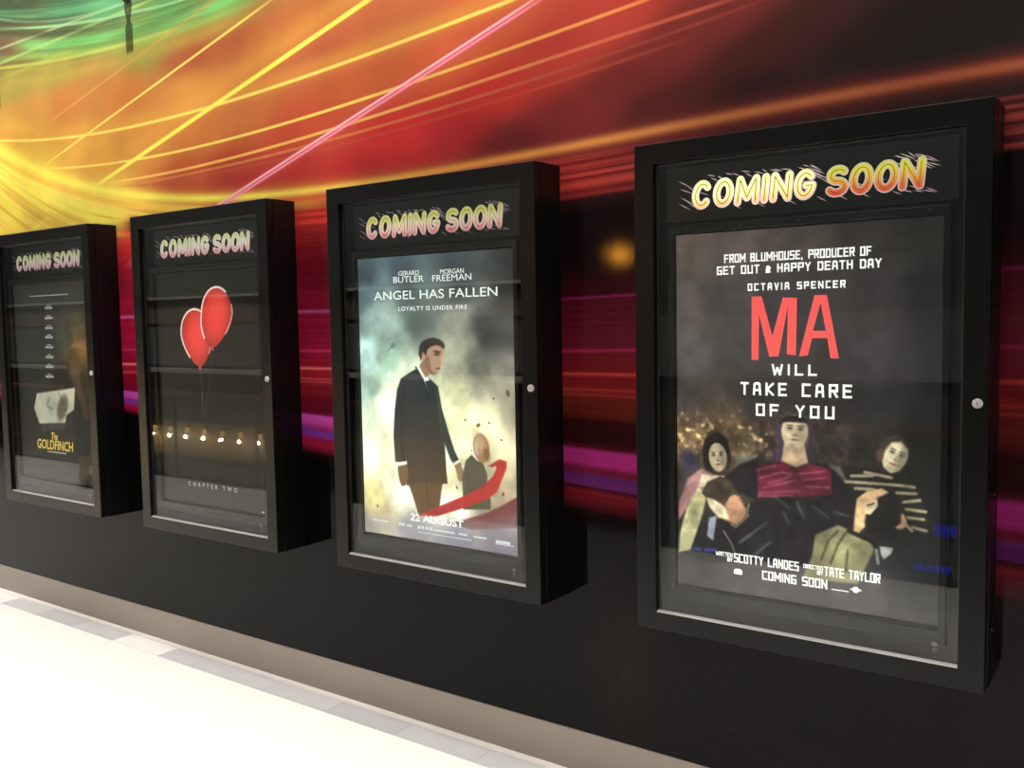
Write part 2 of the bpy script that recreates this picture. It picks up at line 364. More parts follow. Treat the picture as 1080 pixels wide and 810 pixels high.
ceil = link('ceiling', boxmesh('ceiling', X0, X1, -7.0, 0.16, CEIL_Z, CEIL_Z+.15), m_ceil); tag(ceil, kind='structure')

# ------------------------------------------------------------------ ceiling luminaires
m_white = pmat('white_enamel', (225, 225, 222), 0.45, noise=.02)
m_diff = pmat('lit_diffuser', (240, 240, 235), 0.6, emis=(255, 246, 232), es=1.2)
lab_ord = ['first', 'second', 'third', 'fourth', 'fifth', 'sixth', 'seventh', 'eighth']
for k, lx in enumerate(LAMP_X):
    t = empty('ceiling_light', (lx, LAMP_Y, CEIL_Z))
    tag(t, 'long white ceiling light above the corridor, %s from the far left end' % lab_ord[k], 'ceiling light', 'row of ceiling lights in front of the posters')
    bm = bmesh.new()
    for a in ((-.64, .64, .15, .19), (-.64, .64, -.19, -.15), (-.64, -.60, -.15, .15), (.60, .64, -.15, .15)):
        box(bm, *a, -.07, 0.0)
    link('frame', bm_mesh('frame', bm), m_white, t)
    link('diffuser', boxmesh('diffuser', -.6, .6, -.15, .15, -.05, -.02), m_diff, t)

num = ['first', 'second', 'third', 'fourth', 'fifth', 'sixth', 'seventh', 'eighth', 'ninth']
bm = bmesh.new(); lathe(bm, [(.085, 0.0), (.11, 0.0), (.11, -.012), (.085, -.012)], (0, 0, 0), 28); me_ring = bm_mesh('ring', bm, True)
bm = bmesh.new(); lathe(bm, [(.08, -.008), (.0001, -.008)], (0, 0, 0), 24); me_lens = bm_mesh('lens', bm)
for k, lx in enumerate(DOWN_X):
    t = empty('downlight', (lx, DOWN_Y, CEIL_Z))
    tag(t, 'round recessed ceiling downlight over the corridor, %s from the far left end' % num[k], 'downlight', 'row of recessed downlights')
    link('ring', me_ring, m_white, t); link('lens', me_lens, m_diff, t)

# ------------------------------------------------------------------ display cases
m_black = pmat('black_powder_coat', (14, 14, 14), 0.30, spec=.25, noise=.15, nscale=30, bump=.05, bscale=900)
m_side = pmat('black_case_body', (9, 9, 9), 0.38, spec=.3, noise=.15, nscale=30)
m_lining = pmat('black_lining', (20, 20, 19), 0.55, noise=.2, nscale=15)
m_header = pmat('black_acrylic', (10, 10, 10), 0.22)
m_rail = pmat('black_anodised_rail', (12, 12, 12), 0.32, spec=.35)
m_alu = pmat('aluminium_bead', (225, 222, 215), 0.28, metal=.7, noise=.05, nscale=12)
m_gasket = pmat('grey_gasket', (58, 58, 56), 0.45)
m_chrome = pmat('chrome_lock', (225, 222, 216), 0.35, metal=.45)
m_slot = pmat('dark_keyway', (12, 12, 12), 0.6)
m_hinge = pmat('worn_hinge_steel', (95, 93, 90), 0.3, metal=.9, noise=.4, nscale=60)

def glass_material():
    m = bpy.data.materials.new('door_glass'); m.use_nodes = True; nt = m.node_tree
    for n in list(nt.nodes):
        if n.type == 'BSDF_PRINCIPLED': nt.nodes.remove(n)
    out = nt.nodes['Material Output']
    lw = nt.nodes.new('ShaderNodeLayerWeight'); lw.inputs[0].default_value = 0.5
    f = Ex(nt, lw.outputs['Facing'])._op('POWER', 5.0).mad(0.95, 0.036)
    gl = nt.nodes.new('ShaderNodeBsdfGlossy'); gl.inputs['Roughness'].default_value = 0.015
    tr = nt.nodes.new('ShaderNodeBsdfTransparent'); tr.inputs[0].default_value = (0.95, 0.965, 0.955, 1)
    mx = nt.nodes.new('ShaderNodeMixShader')
    nt.links.new(f.v, mx.inputs[0]); nt.links.new(tr.outputs[0], mx.inputs[1]); nt.links.new(gl.outputs[0], mx.inputs[2])
    nt.links.new(mx.outputs[0], out.inputs[0])
    return m
m_glass = glass_material()

def sign_material(name, stops, strength, hot=None):
    # backlit lettering: colour runs from top to bottom of the letters, brighter over the tubes behind
    m = bpy.data.materials.new(name); m.use_nodes = True; nt = m.node_tree; b = nt.nodes['Principled BSDF']
    b.inputs['Base Color'].default_value = (.02, .02, .02, 1); b.inputs['Roughness'].default_value = .3
    tc = nt.nodes.new('ShaderNodeTexCoord'); sep = nt.nodes.new('ShaderNodeSeparateXYZ'); nt.links.new(tc.outputs['Object'], sep.inputs[0])
    n = nt.nodes.new('ShaderNodeTexNoise'); n.inputs['Scale'].default_value = 30; nt.links.new(tc.outputs['Object'], n.inputs['Vector'])
    z = Ex(nt, sep.outputs[2]) + (Ex(nt, n.outputs['Fac']) - .5)*.02
    fac = (z - 1.297)/.08
    col = ramp_node(nt, fac, stops, 0.0, 1.0)
    nt.links.new(col, b.inputs['Emission Color'])
    if hot:
        hx, hw, amp = hot
        d = (Ex(nt, sep.outputs[0]) - hx)/hw
        st = ((d*d)*-1.0).exp().mad(amp*strength, strength)
        nt.links.new(st.v, b.inputs['Emission Strength'])
    else: b.inputs['Emission Strength'].default_value = strength
    return m

def text_mesh(name, s, x0, x1, zb, zt, y, weight=0.0, shear=0.0, track=1.0, squeeze=None):
    cu = bpy.data.curves.new(name, 'FONT'); cu.body = s; cu.size = 1.0; cu.offset = weight; cu.shear = shear
    cu.space_character = track; cu.resolution_u = 3; cu.align_x = 'LEFT'
    o = bpy.data.objects.new(name, cu); COL.objects.link(o)
    dg = bpy.context.evaluated_depsgraph_get()
    me = bpy.data.meshes.new_from_object(o.evaluated_get(dg))
    COL.objects.unlink(o); bpy.data.objects.remove(o)
    n = len(me.vertices); co = np.empty(n*3); me.vertices.foreach_get('co', co); co = co.reshape(-1, 3)
    a, b = co.min(0), co.max(0)
    out = np.empty_like(co)
    out[:, 0] = x0 + (co[:, 0]-a[0])/(b[0]-a[0])*(x1-x0)
    out[:, 2] = zb + (co[:, 1]-a[1])/max(1e-6, (b[1]-a[1]))*(zt-zb)
    out[:, 1] = y
    me.vertices.foreach_set('co', out.ravel()); me.update(); me.name = name
    me.materials.clear()
    return me

# stroke lettering: squared poster capitals and round sign capitals
SQ = {'A':[[(0,0),(.12,.9),(.3,1),(.7,1),(.88,.9),(1,0)],[(.06,.38),(.94,.38)]],'B':[[(0,0),(0,1),(.9,1),(.9,.53),(1,.5),(1,0),(0,0)],[(0,.52),(.9,.52)]],'C':[[(1,1),(0,1),(0,0),(1,0)]],'D':[[(0,0),(0,1),(.85,1),(1,.85),(1,.15),(.85,0),(0,0)]],
'E':[[(1,1),(0,1),(0,0),(1,0)],[(0,.52),(.85,.52)]],'F':[[(1,1),(0,1),(0,0)],[(0,.52),(.85,.52)]],'G':[[(1,1),(0,1),(0,0),(1,0),(1,.48),(.55,.48)]],'H':[[(0,0),(0,1)],[(1,0),(1,1)],[(0,.52),(1,.52)]],'I':[[(0,0),(0,1)]],
'K':[[(0,0),(0,1)],[(1,1),(.1,.5),(1,0)]],'L':[[(0,1),(0,0),(1,0)]],'M':[[(0,0),(0,1),(.5,.35),(1,1),(1,0)]],'N':[[(0,0),(0,1),(1,0),(1,1)]],'O':[[(0,0),(0,1),(1,1),(1,0),(0,0)]],'P':[[(0,0),(0,1),(1,1),(1,.48),(0,.48)]],
'R':[[(0,0),(0,1),(1,1),(1,.5),(0,.5)],[(.5,.5),(1,0)]],'S':[[(1,1),(0,1),(0,.52),(1,.52),(1,0),(0,0)]],'T':[[(0,1),(1,1)],[(.5,1),(.5,0)]],'U':[[(0,1),(0,0),(1,0),(1,1)]],'V':[[(0,1),(.5,0),(1,1)]],'W':[[(0,1),(.22,0),(.5,.65),(.78,0),(1,1)]],'Y':[[(0,1),(.5,.5),(1,1)],[(.5,.5),(.5,0)]],
'&':[[(1,.55),(.5,0),(0,0),(0,.3),(.6,.5),(.6,.75),(.15,.75),(.15,.5),(.95,0)]],',':[[(.1,.05),(0,-.15)]]}
def arc(cx, cz, rx, rz, a0, a1, n=14):
    return [(cx+rx*math.cos(R(a0+(a1-a0)*k/n)), cz+rz*math.sin(R(a0+(a1-a0)*k/n))) for k in range(n+1)]
RD = {'C':[arc(.5,.5,.5,.5,42,318,22)],'O':[arc(.5,.5,.5,.5,0,360,28)],'M':[[(0,0),(.06,1),(.5,.18),(.94,1),(1,0)]],'I':[[(0,0),(0,1)]],'N':[[(0,0),(0,1),(1,0),(1,1)]],'G':[arc(.5,.5,.5,.5,42,345,24)+[(1.0,.45),(.6,.45)]],
'S':[arc(.5,.75,.46,.25,35,270,16)+arc(.5,.25,.5,.25,90,-150,16)]}
WID = {'M':1.3,'W':1.35,'I':0.02,' ':.55,',':.15,'&':.8,'N':1.0}
def stroke_mesh(name, text, x0, x1, zb, zt, y, w, square=True, gap=.55, rise=0.0, shear=0.0, only=None):
    font = SQ if square else RD
    tot = 0.0; pos = []
    for k, ch in enumerate(text):
        wd = WID.get(ch, .92 if square else 1.0)
        pos.append((tot, wd)); tot += wd + (gap if k < len(text)-1 else 0)
    sx = (x1-x0-w)/tot; hz = zt-zb-w
    bm = bmesh.new()
    for ci, ((a, wd), ch) in enumerate(zip(pos, text)):
        if ch == ' ' or (only is not None and ci != only): continue
        for pl in font[ch]:
            P = [Vector((x0+w/2+(a+px*wd)*sx+shear*(pz-.5)*hz, zb+w/2+pz*hz + rise*((a+px*wd)/tot-.5))) for px, pz in pl]
            for p_, q_ in zip(P, P[1:]):
                d = (q_-p_); L_ = d.length
                if L_ < 1e-6: continue
                d /= L_; n = Vector((-d.y, d.x))*(w/2); e = d*(w/2 if square else 0)
                vs = [bm.verts.new((v.x, y, v.y)) for v in (p_-e-n, q_+e-n, q_+e+n, p_-e+n)]
                bm.faces.new(vs)
            if not square:
                for p_ in P:
                    bm.faces.new([bm.verts.new((p_.x+w/2*math.cos(k*math.pi/5), y, p_.y+w/2*math.sin(k*math.pi/5))) for k in range(10)])
    for f in bm.faces:
        f.normal_update()
        if f.normal.y > 0: f.normal_flip()
    me = bpy.data.meshes.new(name); bm.to_mesh(me); bm.free()
    return me

def poly_mesh(name, polys, y):
    bm = bmesh.new()
    for pl in polys:
        vs = [bm.verts.new((px, y, pz)) for px, pz in pl]
        f = bm.faces.new(vs); f.normal_update()
        if f.normal.y > 0: f.normal_flip()
    me = bpy.data.meshes.new(name); bm.to_mesh(me); bm.free()
    return me

CW, CH, CD = 0.990, 1.500, 0.156
CZ = 0.644
CX = [-4.0711, -2.7084, -1.358, 0.0]
GX0, GX1, GZ0, GZ1 = 0.066, 0.926, 0.056, 1.437
PY = -0.112          # poster plane inside the case
SY = -0.114

# --- shared case meshes
def frame_mesh(name, ox0, ox1, oz0, oz1, ix0, ix1, iz0, iz1, y0, y1, bev):
    bm = bmesh.new()
    O = [(ox0, oz0), (ox1, oz0), (ox1, oz1), (ox0, oz1)]; I = [(ix0, iz0), (ix1, iz0), (ix1, iz1), (ix0, iz1)]
    vo0 = [bm.verts.new((a, y0, b)) for a, b in O]; vo1 = [bm.verts.new((a, y1, b)) for a, b in O]
    vi0 = [bm.verts.new((a, y0, b)) for a, b in I]; vi1 = [bm.verts.new((a, y1, b)) for a, b in I]
    for k in range(4):
        j = (k+1) % 4
        bm.faces.new((vo0[k], vo0[j], vi0[j], vi0[k])); bm.faces.new((vo1[k], vi1[k], vi1[j], vo1[j]))
        bm.faces.new((vo0[k], vo1[k], vo1[j], vo0[j])); bm.faces.new((vi0[k], vi0[j], vi1[j], vi1[k]))
    bmesh.ops.recalc_face_normals(bm, faces=bm.faces)
    es = [e for e in bm.edges if len(e.link_faces) == 2 and e.calc_face_angle() > .5]
    bmesh.ops.bevel(bm, geom=es, offset=bev, segments=2, profile=.5, affect='EDGES')
    return bm_mesh(name, bm)

me_body = frame_mesh('body', 0, CW, 0, CH, .018, CW-.018, .018, CH-.018, 0.0, -.117, .0012)
me_back = boxmesh('back_panel', .02, CW-.02, -.094, -.004, .02, CH-.02)
me_door = frame_mesh('door', .001, CW-.001, .001, CH-.001, GX0, GX1, GZ0, GZ1, -.120, -CD, .0024)
me_glass = boxmesh('glass_pane', GX0-.006, GX1+.006, -.1415, -.1375, GZ0-.006, GZ1+.006)
me_gasket = frame_mesh('gasket', GX0-.0002, GX1+.0002, GZ0-.0002, GZ1+.0002, GX0+.005, GX1-.005, GZ0+.005, GZ1-.005, -.1375, -.130, .0008)
bm = bmesh.new()   # sloped bead along the foot of the pane
pr = [(-.1420, .0562), (-.1545, .0562), (-.1545, .0578), (-.1420, .0618)]
va = [bm.verts.new((GX0+.001, y, z)) for y, z in pr]; vb = [bm.verts.new((GX1-.001, y, z)) for y, z in pr]
for k in range(4): bm.faces.new((va[k], va[(k+1) % 4], vb[(k+1) % 4], vb[k]))
bm.faces.new(va); bm.faces.new(vb[::-1]); me_bead = bm_mesh('glazing_bead', bm)
me_header = boxmesh('header_panel', .085, .905, -.112, -.100, 1.262, 1.425, bev=.001)
me_pframe = frame_mesh('poster_frame', .098, .892, .098, 1.250, .118, .872, .138, 1.226, -.098, -.126, .003)
bm = bmesh.new()
cyl(bm, (.963, -CD, .745), (0, -1, 0), .0125, .006, 28)
bmesh.ops.bevel(bm, geom=[e for e in bm.edges if all(abs(v.co.y+CD+.006) < 1e-5 for v in e.verts)], offset=.002, segments=2, affect='EDGES')
cyl(bm, (.963, -CD-.006, .745), (0, -1, 0), .0075, .0015, 24)
me_lock = bm_mesh('lock', bm)
me_slot = boxmesh('keyway', .9622, .9638, -CD-.0082, -CD-.0074, .7405, .7495)
bm = bmesh.new()
k = 0; zz = .10
while zz < CH-.12:
    cyl(bm, (-.003, -.1185, zz), (0, 0, 1), .0032, .052, 10); zz += .055
me_hinge = bm_mesh('hinge', bm)
bm = bmesh.new(); cyl(bm, (0, 0, 0), (1, 0, 0), .0032, .0014, 12); me_screw = bm_mesh('screw', bm)
bm = bmesh.new(); cyl(bm, (0, 0, 0), (0, -1, 0), .0028, .0014, 12); me_fscrew = bm_mesh('frame_screw', bm)

sign_sets = [
 ([(0.0, (235,150,160)), (.35, (255,225,225)), (.7, (240,245,200)), (1.0, (215,225,130))], 0.62, None),
 ([(0.0, (235,140,140)), (.35, (255,225,220)), (.7, (240,245,205)), (1.0, (225,225,140))], 0.80, None),
 ([(0.0, (225,95,95)), (.25, (250,190,185)), (.55, (245,225,180)), (.8, (215,215,90)), (1.0, (205,205,80))], 0.78, (.34, .16, .25)),
 ([(0.0, (228,70,45)), (.3, (240,130,60)), (.6, (245,200,70)), (.8, (235,225,70)), (1.0, (225,225,80))], 0.90, (.34, .17, 1.2)),
]
case_labels = ['black glazed wall case farthest left, holding the dim poster with the torn pale sheet',
               'black glazed wall case holding the black poster with two red balloons',
               'black glazed wall case holding the bright smoky poster with a man in a dark suit',
               'largest black glazed wall case at right, holding the poster with the big red two-letter title']

spark_rnd = random.Random(11)
def spark_polys():
    out = []
    def seg(x, z, dx, dz, w):
        n = math.hypot(dx, dz); ux, uz = -dz/n*w, dx/n*w
        out.append([(x-ux*.2, z-uz*.2), (x+dx*.45-ux, z+dz*.45-uz), (x+dx, z+dz), (x+dx*.45+ux, z+dz*.45+uz)])
    r = spark_rnd
    spots = [(.128, 1.385), (.130, 1.362), (.135, 1.335), (.150, 1.325), (.128, 1.318), (.17, 1.345), (.155, 1.37), (.165, 1.31)]
    for x, z in spots: seg(x, z, r.uniform(.03, .05), -r.uniform(.015, .026), .0010)
    for k in range(16):
        x = .215 + .021*k + r.uniform(-.006, .006)
        seg(x, 1.389 + r.uniform(-.004, .006), r.uniform(.018, .034), r.uniform(-.014, -.004), .0013)
    for k in range(9):
        x = .52 + r.uniform(0, .05); seg(x, 1.385 - (x-.52)*.9 + r.uniform(-.01, .012), .035, -.022, .0010)
    for k in range(24):
        seg(.745 + r.uniform(0, .085), 1.388 - r.uniform(-.012, .03), r.uniform(.022, .04), -r.uniform(.010, .020), .0010)
    for k in range(7):
        seg(.735 + r.uniform(0, .10), 1.312 - r.uniform(0, .02), r.uniform(.025, .04), -r.uniform(.006, .016), .0009)
    for x in (.37, .545, .60, .30, .46, .66): seg(x, 1.302, .030, -.018, .0010)
    for k in range(12):
        x = .19 + .05*k; seg(x, 1.345 + r.uniform(-.02, .02), .04, -.016, .0009)
    return out
me_sparks = poly_mesh('spark_marks', spark_polys(), -.1124)

m_mark = pmat('grey_mark', (120, 120, 116), .5)
me_mark = poly_mesh('maker_mark', [[(.868+.008*math.cos(a*math.pi/5), .105+.006*math.sin(a*math.pi/5)) for a in range(10)], [(.862, .090), (.874, .090), (.874, .094), (.862, .094)], [(.864, .084), (.872, .084), (.872, .087), (.864, .087)]], -.1418)
cases = []
for i in range(4):
    t = empty('display_case', (CX[i], 0, CZ)); cases.append(t)
    tag(t, case_labels[i], 'display case', 'glazed poster cases on the mural wall')
    link('body', me_body, m_side, t)
    link('back_panel', me_back, m_lining, t)
    d = link('door', me_door, m_black, t)
    link('glass_pane', me_glass, m_glass, d)
    link('gasket', me_gasket, m_gasket, d)
    link('glazing_bead', me_bead, m_alu, d)
    lk = link('lock', me_lock, m_chrome, d); lk['label'] = 'round chrome cam lock'
    link('keyway', me_slot, m_slot, d)
    link('hinge', me_hinge, m_hinge, d)
    tag(link('maker_mark', me_mark, m_mark, d), kind='stuff')
    h = link('header_panel', me_header, m_header, t)
    stops, st, hot = sign_sets[i]
    ms = sign_material('sign_fill', stops, st, hot if i < 3 else None)
    mc = ms if i < 3 else sign_material('sign_fill_hot', [(0.0, (250,175,110)), (.3, (255,222,140)), (.6, (255,242,165)), (1.0, (245,238,150))], 1.45)
    mo = sign_material('sign_outline', [(0, (250, 205, 205)), (.5, (255, 235, 215)), (1, (245, 235, 190))], st*.72, hot)
    ml = sign_material('sign_inline', [(0, (150, 50, 45)), (.5, (190, 140, 90)), (1, (150, 140, 70))], st*.75)
    mk = sign_material('sign_sparks', [(0, (245, 205, 210)), (1, (250, 215, 215))], st*(.55, .5, .5, .9)[i])
    for word, a, b in (('COMING', .176, .542), ('SOON', .572, .822)):
        g_ = .60 if word == 'COMING' else .52
        for ci in range(len(word)):
            link('letter_outline', stroke_mesh('letter_outline', word, a-.004, b+.004, 1.2935, 1.381, -.1126, .0240, False, g_, 0, .10, ci), mo, h)
            link('letter', stroke_mesh('letter', word, a, b, 1.2975, 1.377, -.1132, .0165, False, g_, 0, .10, ci), mc if word == 'COMING' else ms, h)
            link('letter_inline', stroke_mesh('letter_inline', word, a+.0075, b-.0075, 1.305, 1.3695, -.1136, .0026, False, g_*1.04, 0, .10, ci), ml, h)
    tag(link('spark_marks', me_sparks.copy(), mk, h), kind='stuff')
    link('poster_frame', me_pframe, m_rail, t)
    for z in (1.40, 1.352, .98, .50, .14):
        link('screw', me_screw, m_hinge, t, (CW, -.055, z))
    for fx in (.16, .33, .50, .67, .84):
        link('frame_screw', me_fscrew, m_hinge, t, (fx, -.126, 1.238))

# ------------------------------------------------------------------ poster painter (flat print, as colour attributes)
class Canvas:
    def __init__(s, x0, x1, z0, z1, nx, nz, col):
        s.b = (x0, x1, z0, z1); s.nx, s.nz = nx, nz
        s.X, s.Z = np.meshgrid(np.linspace(x0, x1, nx+1), np.linspace(z0, z1, nz+1))
        s.C = np.zeros(s.X.shape+(3,)); s.C[:] = col
    def noise(s, scale, seed, octaves=4, ax=1.0, az=1.0):
        g = np.random.RandomState(seed); tot = np.zeros_like(s.X); amp = 1.0; n = 0
        for k in range(octaves):
            f = scale*2**k
            gx = (s.X-s.b[0])*f*ax; gz = (s.Z-s.b[2])*f*az
            W_, H_ = int(gx.max())+3, int(gz.max())+3
            t = g.rand(H_, W_)
            ix, iz = gx.astype(int), gz.astype(int); fx, fz = gx-ix, gz-iz
            fx = fx*fx*(3-2*fx); fz = fz*fz*(3-2*fz)
            v = (t[iz, ix]*(1-fx)+t[iz, ix+1]*fx)*(1-fz)+(t[iz+1, ix]*(1-fx)+t[iz+1, ix+1]*fx)*fz
            tot += v*amp; n += amp; amp *= .5
        return tot/n
    def blend(s, m, col):
        m = np.clip(m, 0, 1)[..., None]; s.C = s.C*(1-m)+np.asarray(col, float)*m
    def field(s, pts, wx=9, wz=9, warp=0.0, seed=1):
        X, Z = s.X, s.Z
        if warp:
            X = X+(s.noise(7, seed)-.5)*warp; Z = Z+(s.noise(7, seed+9)-.5)*warp
        acc = np.zeros_like(s.C); ws = np.zeros_like(s.X)
        for px, pz, c in pts:
            w = 1/(((X-px)*wx)**2+((Z-pz)*wz)**2+.08)**2
            acc += w[..., None]*np.asarray(c, float); ws += w
        s.C = acc/ws[..., None]
    def poly(s, pts, col, soft=.004, k=1.0, shade=None):
        P = np.asarray(pts, float); ins = np.zeros(s.X.shape, bool); dist = np.full(s.X.shape, 9.0)
        for a, b in zip(P, np.roll(P, -1, 0)):
            ex, ez = b-a; px, pz = s.X-a[0], s.Z-a[1]
            tt = np.clip((px*ex+pz*ez)/(ex*ex+ez*ez+1e-12), 0, 1)
            dist = np.minimum(dist, np.hypot(px-tt*ex, pz-tt*ez))
            cr = ((a[1] > s.Z) != (b[1] > s.Z))
            with np.errstate(divide='ignore', invalid='ignore'):
                xi = (b[0]-a[0])*(s.Z-a[1])/(b[1]-a[1])+a[0]
            ins ^= cr & (s.X < xi)
        sd = np.where(ins, dist, -dist)
        m = np.clip(.5+sd/soft, 0, 1)*k
        if shade is not None:
            c = np.asarray(col, float)[None, None]*shade[..., None]; mm = m[..., None]; s.C = s.C*(1-mm)+c*mm
        else: s.blend(m, col)
        return m
    def ell(s, cx, cz, rx, rz, col, rot=0, soft=.25, k=1.0):
        dx, dz = s.X-cx, s.Z-cz; c, n = math.cos(rot), math.sin(rot)
        q = np.hypot((dx*c+dz*n)/rx, (-dx*n+dz*c)/rz)
        s.blend(np.clip((1-q)/soft+.5, 0, 1)*k, col)
    def glow(s, cx, cz, rx, rz, col, k=1.0):
        s.blend(np.exp(-((s.X-cx)/rx)**2-((s.Z-cz)/rz)**2)*k, col)
    def line(s, pts, w, col, k=1.0, soft=.002):
        dist = np.full(s.X.shape, 9.0)
        for a, b in zip(pts, pts[1:]):
            ex, ez = b[0]-a[0], b[1]-a[1]; px, pz = s.X-a[0], s.Z-a[1]
            tt = np.clip((px*ex+pz*ez)/(ex*ex+ez*ez+1e-12), 0, 1)
            dist = np.minimum(dist, np.hypot(px-tt*ex, pz-tt*ez))
        s.blend(np.clip(.5+(w-dist)/soft, 0, 1)*k, col)
    def face(s, cx, cz, rx, rz, col, rot=0.0, turn=0.0, dark=.45):
        # generic face: lit and shaded side, brows, sockets, nose, mouth
        c = np.asarray(col, float)
        s.ell(cx, cz, rx, rz, c, rot, .14)
        def at(u, v): return (cx+(u*rx)*math.cos(rot)-(v*rz)*math.sin(rot), cz+(u*rx)*math.sin(rot)+(v*rz)*math.cos(rot))
        p = at(.62, -.1); s.ell(p[0], p[1], rx*.42, rz*.75, c*(1-dark), rot, .9, .75)
        p = at(-.2, .55); s.ell(p[0], p[1], rx*.5, rz*.3, np.minimum(c*1.08, 255), rot, .9, .6)
        for u in (-.42+turn, .40+turn):
            p = at(u, .16); s.ell(p[0], p[1], rx*.25, rz*.13, c*.55, rot, .9, .8); s.ell(p[0], p[1], rx*.13, rz*.05, c*.2, rot, .8, .9)
            p = at(u, .34); s.ell(p[0], p[1], rx*.28, rz*.05, c*.3, rot, .9, .75)
        p = at(.05+turn*1.2, -.10); s.ell(p[0], p[1], rx*.14, rz*.26, c*.78, rot, .9, .7)
        p = at(.02+turn*1.2, -.24); s.ell(p[0], p[1], rx*.18, rz*.06, c*.5, rot, .9, .8)
        p = at(turn, -.52); s.ell(p[0], p[1], rx*.32, rz*.085, (c*np.array((.62, .36, .36))), rot, .8, .85)
        p = at(0, -.85); s.ell(p[0], p[1], rx*.5, rz*.15, c*.7, rot, .9, .5)
    def mesh(s, name, y, mat):
        n0, n1 = s.nx+1, s.nz+1
        co = np.stack([s.X, np.full_like(s.X, y), s.Z], -1).reshape(-1, 3)
        ii = np.arange(n0*n1).reshape(n1, n0)
        F = np.stack([ii[:-1, :-1], ii[:-1, 1:], ii[1:, 1:], ii[1:, :-1]], -1).reshape(-1, 4)
        me = bpy.data.meshes.new(name); me.vertices.add(len(co)); me.vertices.foreach_set('co', co.ravel())
        me.loops.add(F.size); me.loops.foreach_set('vertex_index', F.ravel())
        me.polygons.add(len(F)); me.polygons.foreach_set('loop_start', np.arange(0, F.size, 4))
        me.update(calc_edges=True)
        c = np.clip(s.C, 0, 255)/255.0
        L = np.where(c <= .04045, c/12.92, ((c+.055)/1.055)**2.4).reshape(-1, 3)
        at = me.color_attributes.new('print', 'FLOAT_COLOR', 'POINT')
        at.data.foreach_set('color', np.concatenate([L, np.ones((len(L), 1))], 1).ravel())
        return me

def print_material(name, es, diff=1.0):
    m = bpy.data.materials.new(name); m.use_nodes = True; nt = m.node_tree; b = nt.nodes['Principled BSDF']
    a = nt.nodes.new('ShaderNodeVertexColor'); a.layer_name = 'print'
    s = nt.nodes.new('ShaderNodeVectorMath'); s.operation = 'SCALE'; s.inputs['Scale'].default_value = diff
    nt.links.new(a.outputs[0], s.inputs[0]); nt.links.new(s.outputs[0], b.inputs['Base Color'])
    nt.links.new(a.outputs[0], b.inputs['Emission Color']); b.inputs['Emission Strength'].default_value = es
    b.inputs['Roughness'].default_value = .45
    return m
def ink(name, col, es):
    return pmat(name, tuple(v*.8 for v in col), .5, emis=col, es=es)

PX0, PX1, PZ0, PZ1 = .120, .870, .146, 1.222
def poster(i, canvas, label, mat):
    t = empty('film_poster', (CX[i], 0, CZ)); tag(t, label, 'poster', 'film posters in the wall cases')
    link('printed_sheet', canvas.mesh('printed_sheet', PY, mat), mat, t)
    return t
def wsq(t, s, x0, x1, zb, zt, mat, w=.0048, gap=.5):
    link('lettering', stroke_mesh('lettering', s, x0, x1, zb, zt, SY, w, True, gap), mat, t)
def write(t, s, x0, x1, zb, zt, mat, weight=0.0, track=1.0, shear=0.0, name='lettering'):
    link(name, text_mesh(name, s, x0, x1, zb, zt, SY, weight, shear, track), mat, t)

# ---- dim poster: sheet of torn pale paper on a murky ground
cv = Canvas(PX0, PX1, PZ0, PZ1, 130, 186, (30, 32, 31))
cv.field([(.2,1.15,(44,47,46)),(.5,1.15,(50,54,52)),(.8,1.15,(62,60,50)),(.2,.9,(42,46,46)),(.45,.9,(44,48,47)),(.62,.95,(66,66,54)),(.8,.95,(84,76,52)),(.8,.86,(150,108,56)),(.72,.80,(116,88,52)),(.62,.7,(30,28,24)),(.8,.68,(48,40,30)),(.3,.7,(42,46,46)),(.2,.55,(32,34,34)),(.8,.5,(20,20,20)),(.7,.4,(22,22,22)),(.3,.4,(30,31,31)),(.4,.25,(26,27,27)),(.8,.25,(20,21,21))], warp=.05, seed=3)
nz = cv.noise(14, 5)
cv.C *= (.75+.5*nz)[..., None]
m = cv.poly([(0.32,0.617),(0.717,0.66),(0.697,0.543),(0.617,0.509),(0.604,0.467),(0.333,0.449),(0.281,0.536)], (232,232,205), .008, .95, shade=.75+.45*cv.noise(12, 8))
cv.line([(0.449,0.595),(0.425,0.553),(0.483,0.534)], .007, (110,110,96), .6, .012)
cv.line([(0.551,0.619),(0.585,0.579)], .006, (120,118,100), .5, .012)
cv.ell(*[(0.582,0.549)][0], .045, .075, (92,70,58), -.6, .5, .8)
cv.poly([(0.354,0.45),(0.604,0.467),(0.6,0.431),(0.349,0.402)], (70,72,68), .01, .8)
m1 = print_material('dim_poster_print', .5, .5)
t = poster(0, cv, 'dim murky poster with a torn pale sheet and yellow handwritten title', m1)
mw = ink('dim_white_ink', (190, 192, 188), .35); my = ink('yellow_ink', (235, 205, 95), .62)
link('small_print', poly_mesh('small_print', [[(.30, 1.151), (.70, 1.151), (.70, 1.156), (.30, 1.156)]], SY), mw, t)
for k, z in enumerate((1.088, 1.034, .980, .930, .876, .822, .770, .716)):
    o_ = .0 - .0035*k
    link('cast_line', poly_mesh('cast_line', [[(.455+o_, z-.008), (.535+o_, z-.008), (.535+o_, z+.004), (.455+o_, z+.004)], [(.475+o_, z+.008), (.515+o_, z+.008), (.515+o_, z+.013), (.475+o_, z+.013)]], SY), mw, t)
write(t, 'The', .455, .520, .368, .408, my, .02, 1.0, .15, 'title_lettering')
write(t, 'GOLDFINCH', .300, .675, .312, .366, my, .02, 1.0, .15, 'title_lettering')
link('tagline', poly_mesh('tagline', [[(.405, .296), (.60, .296), (.60, .304), (.405, .304)]], SY), mw, t)

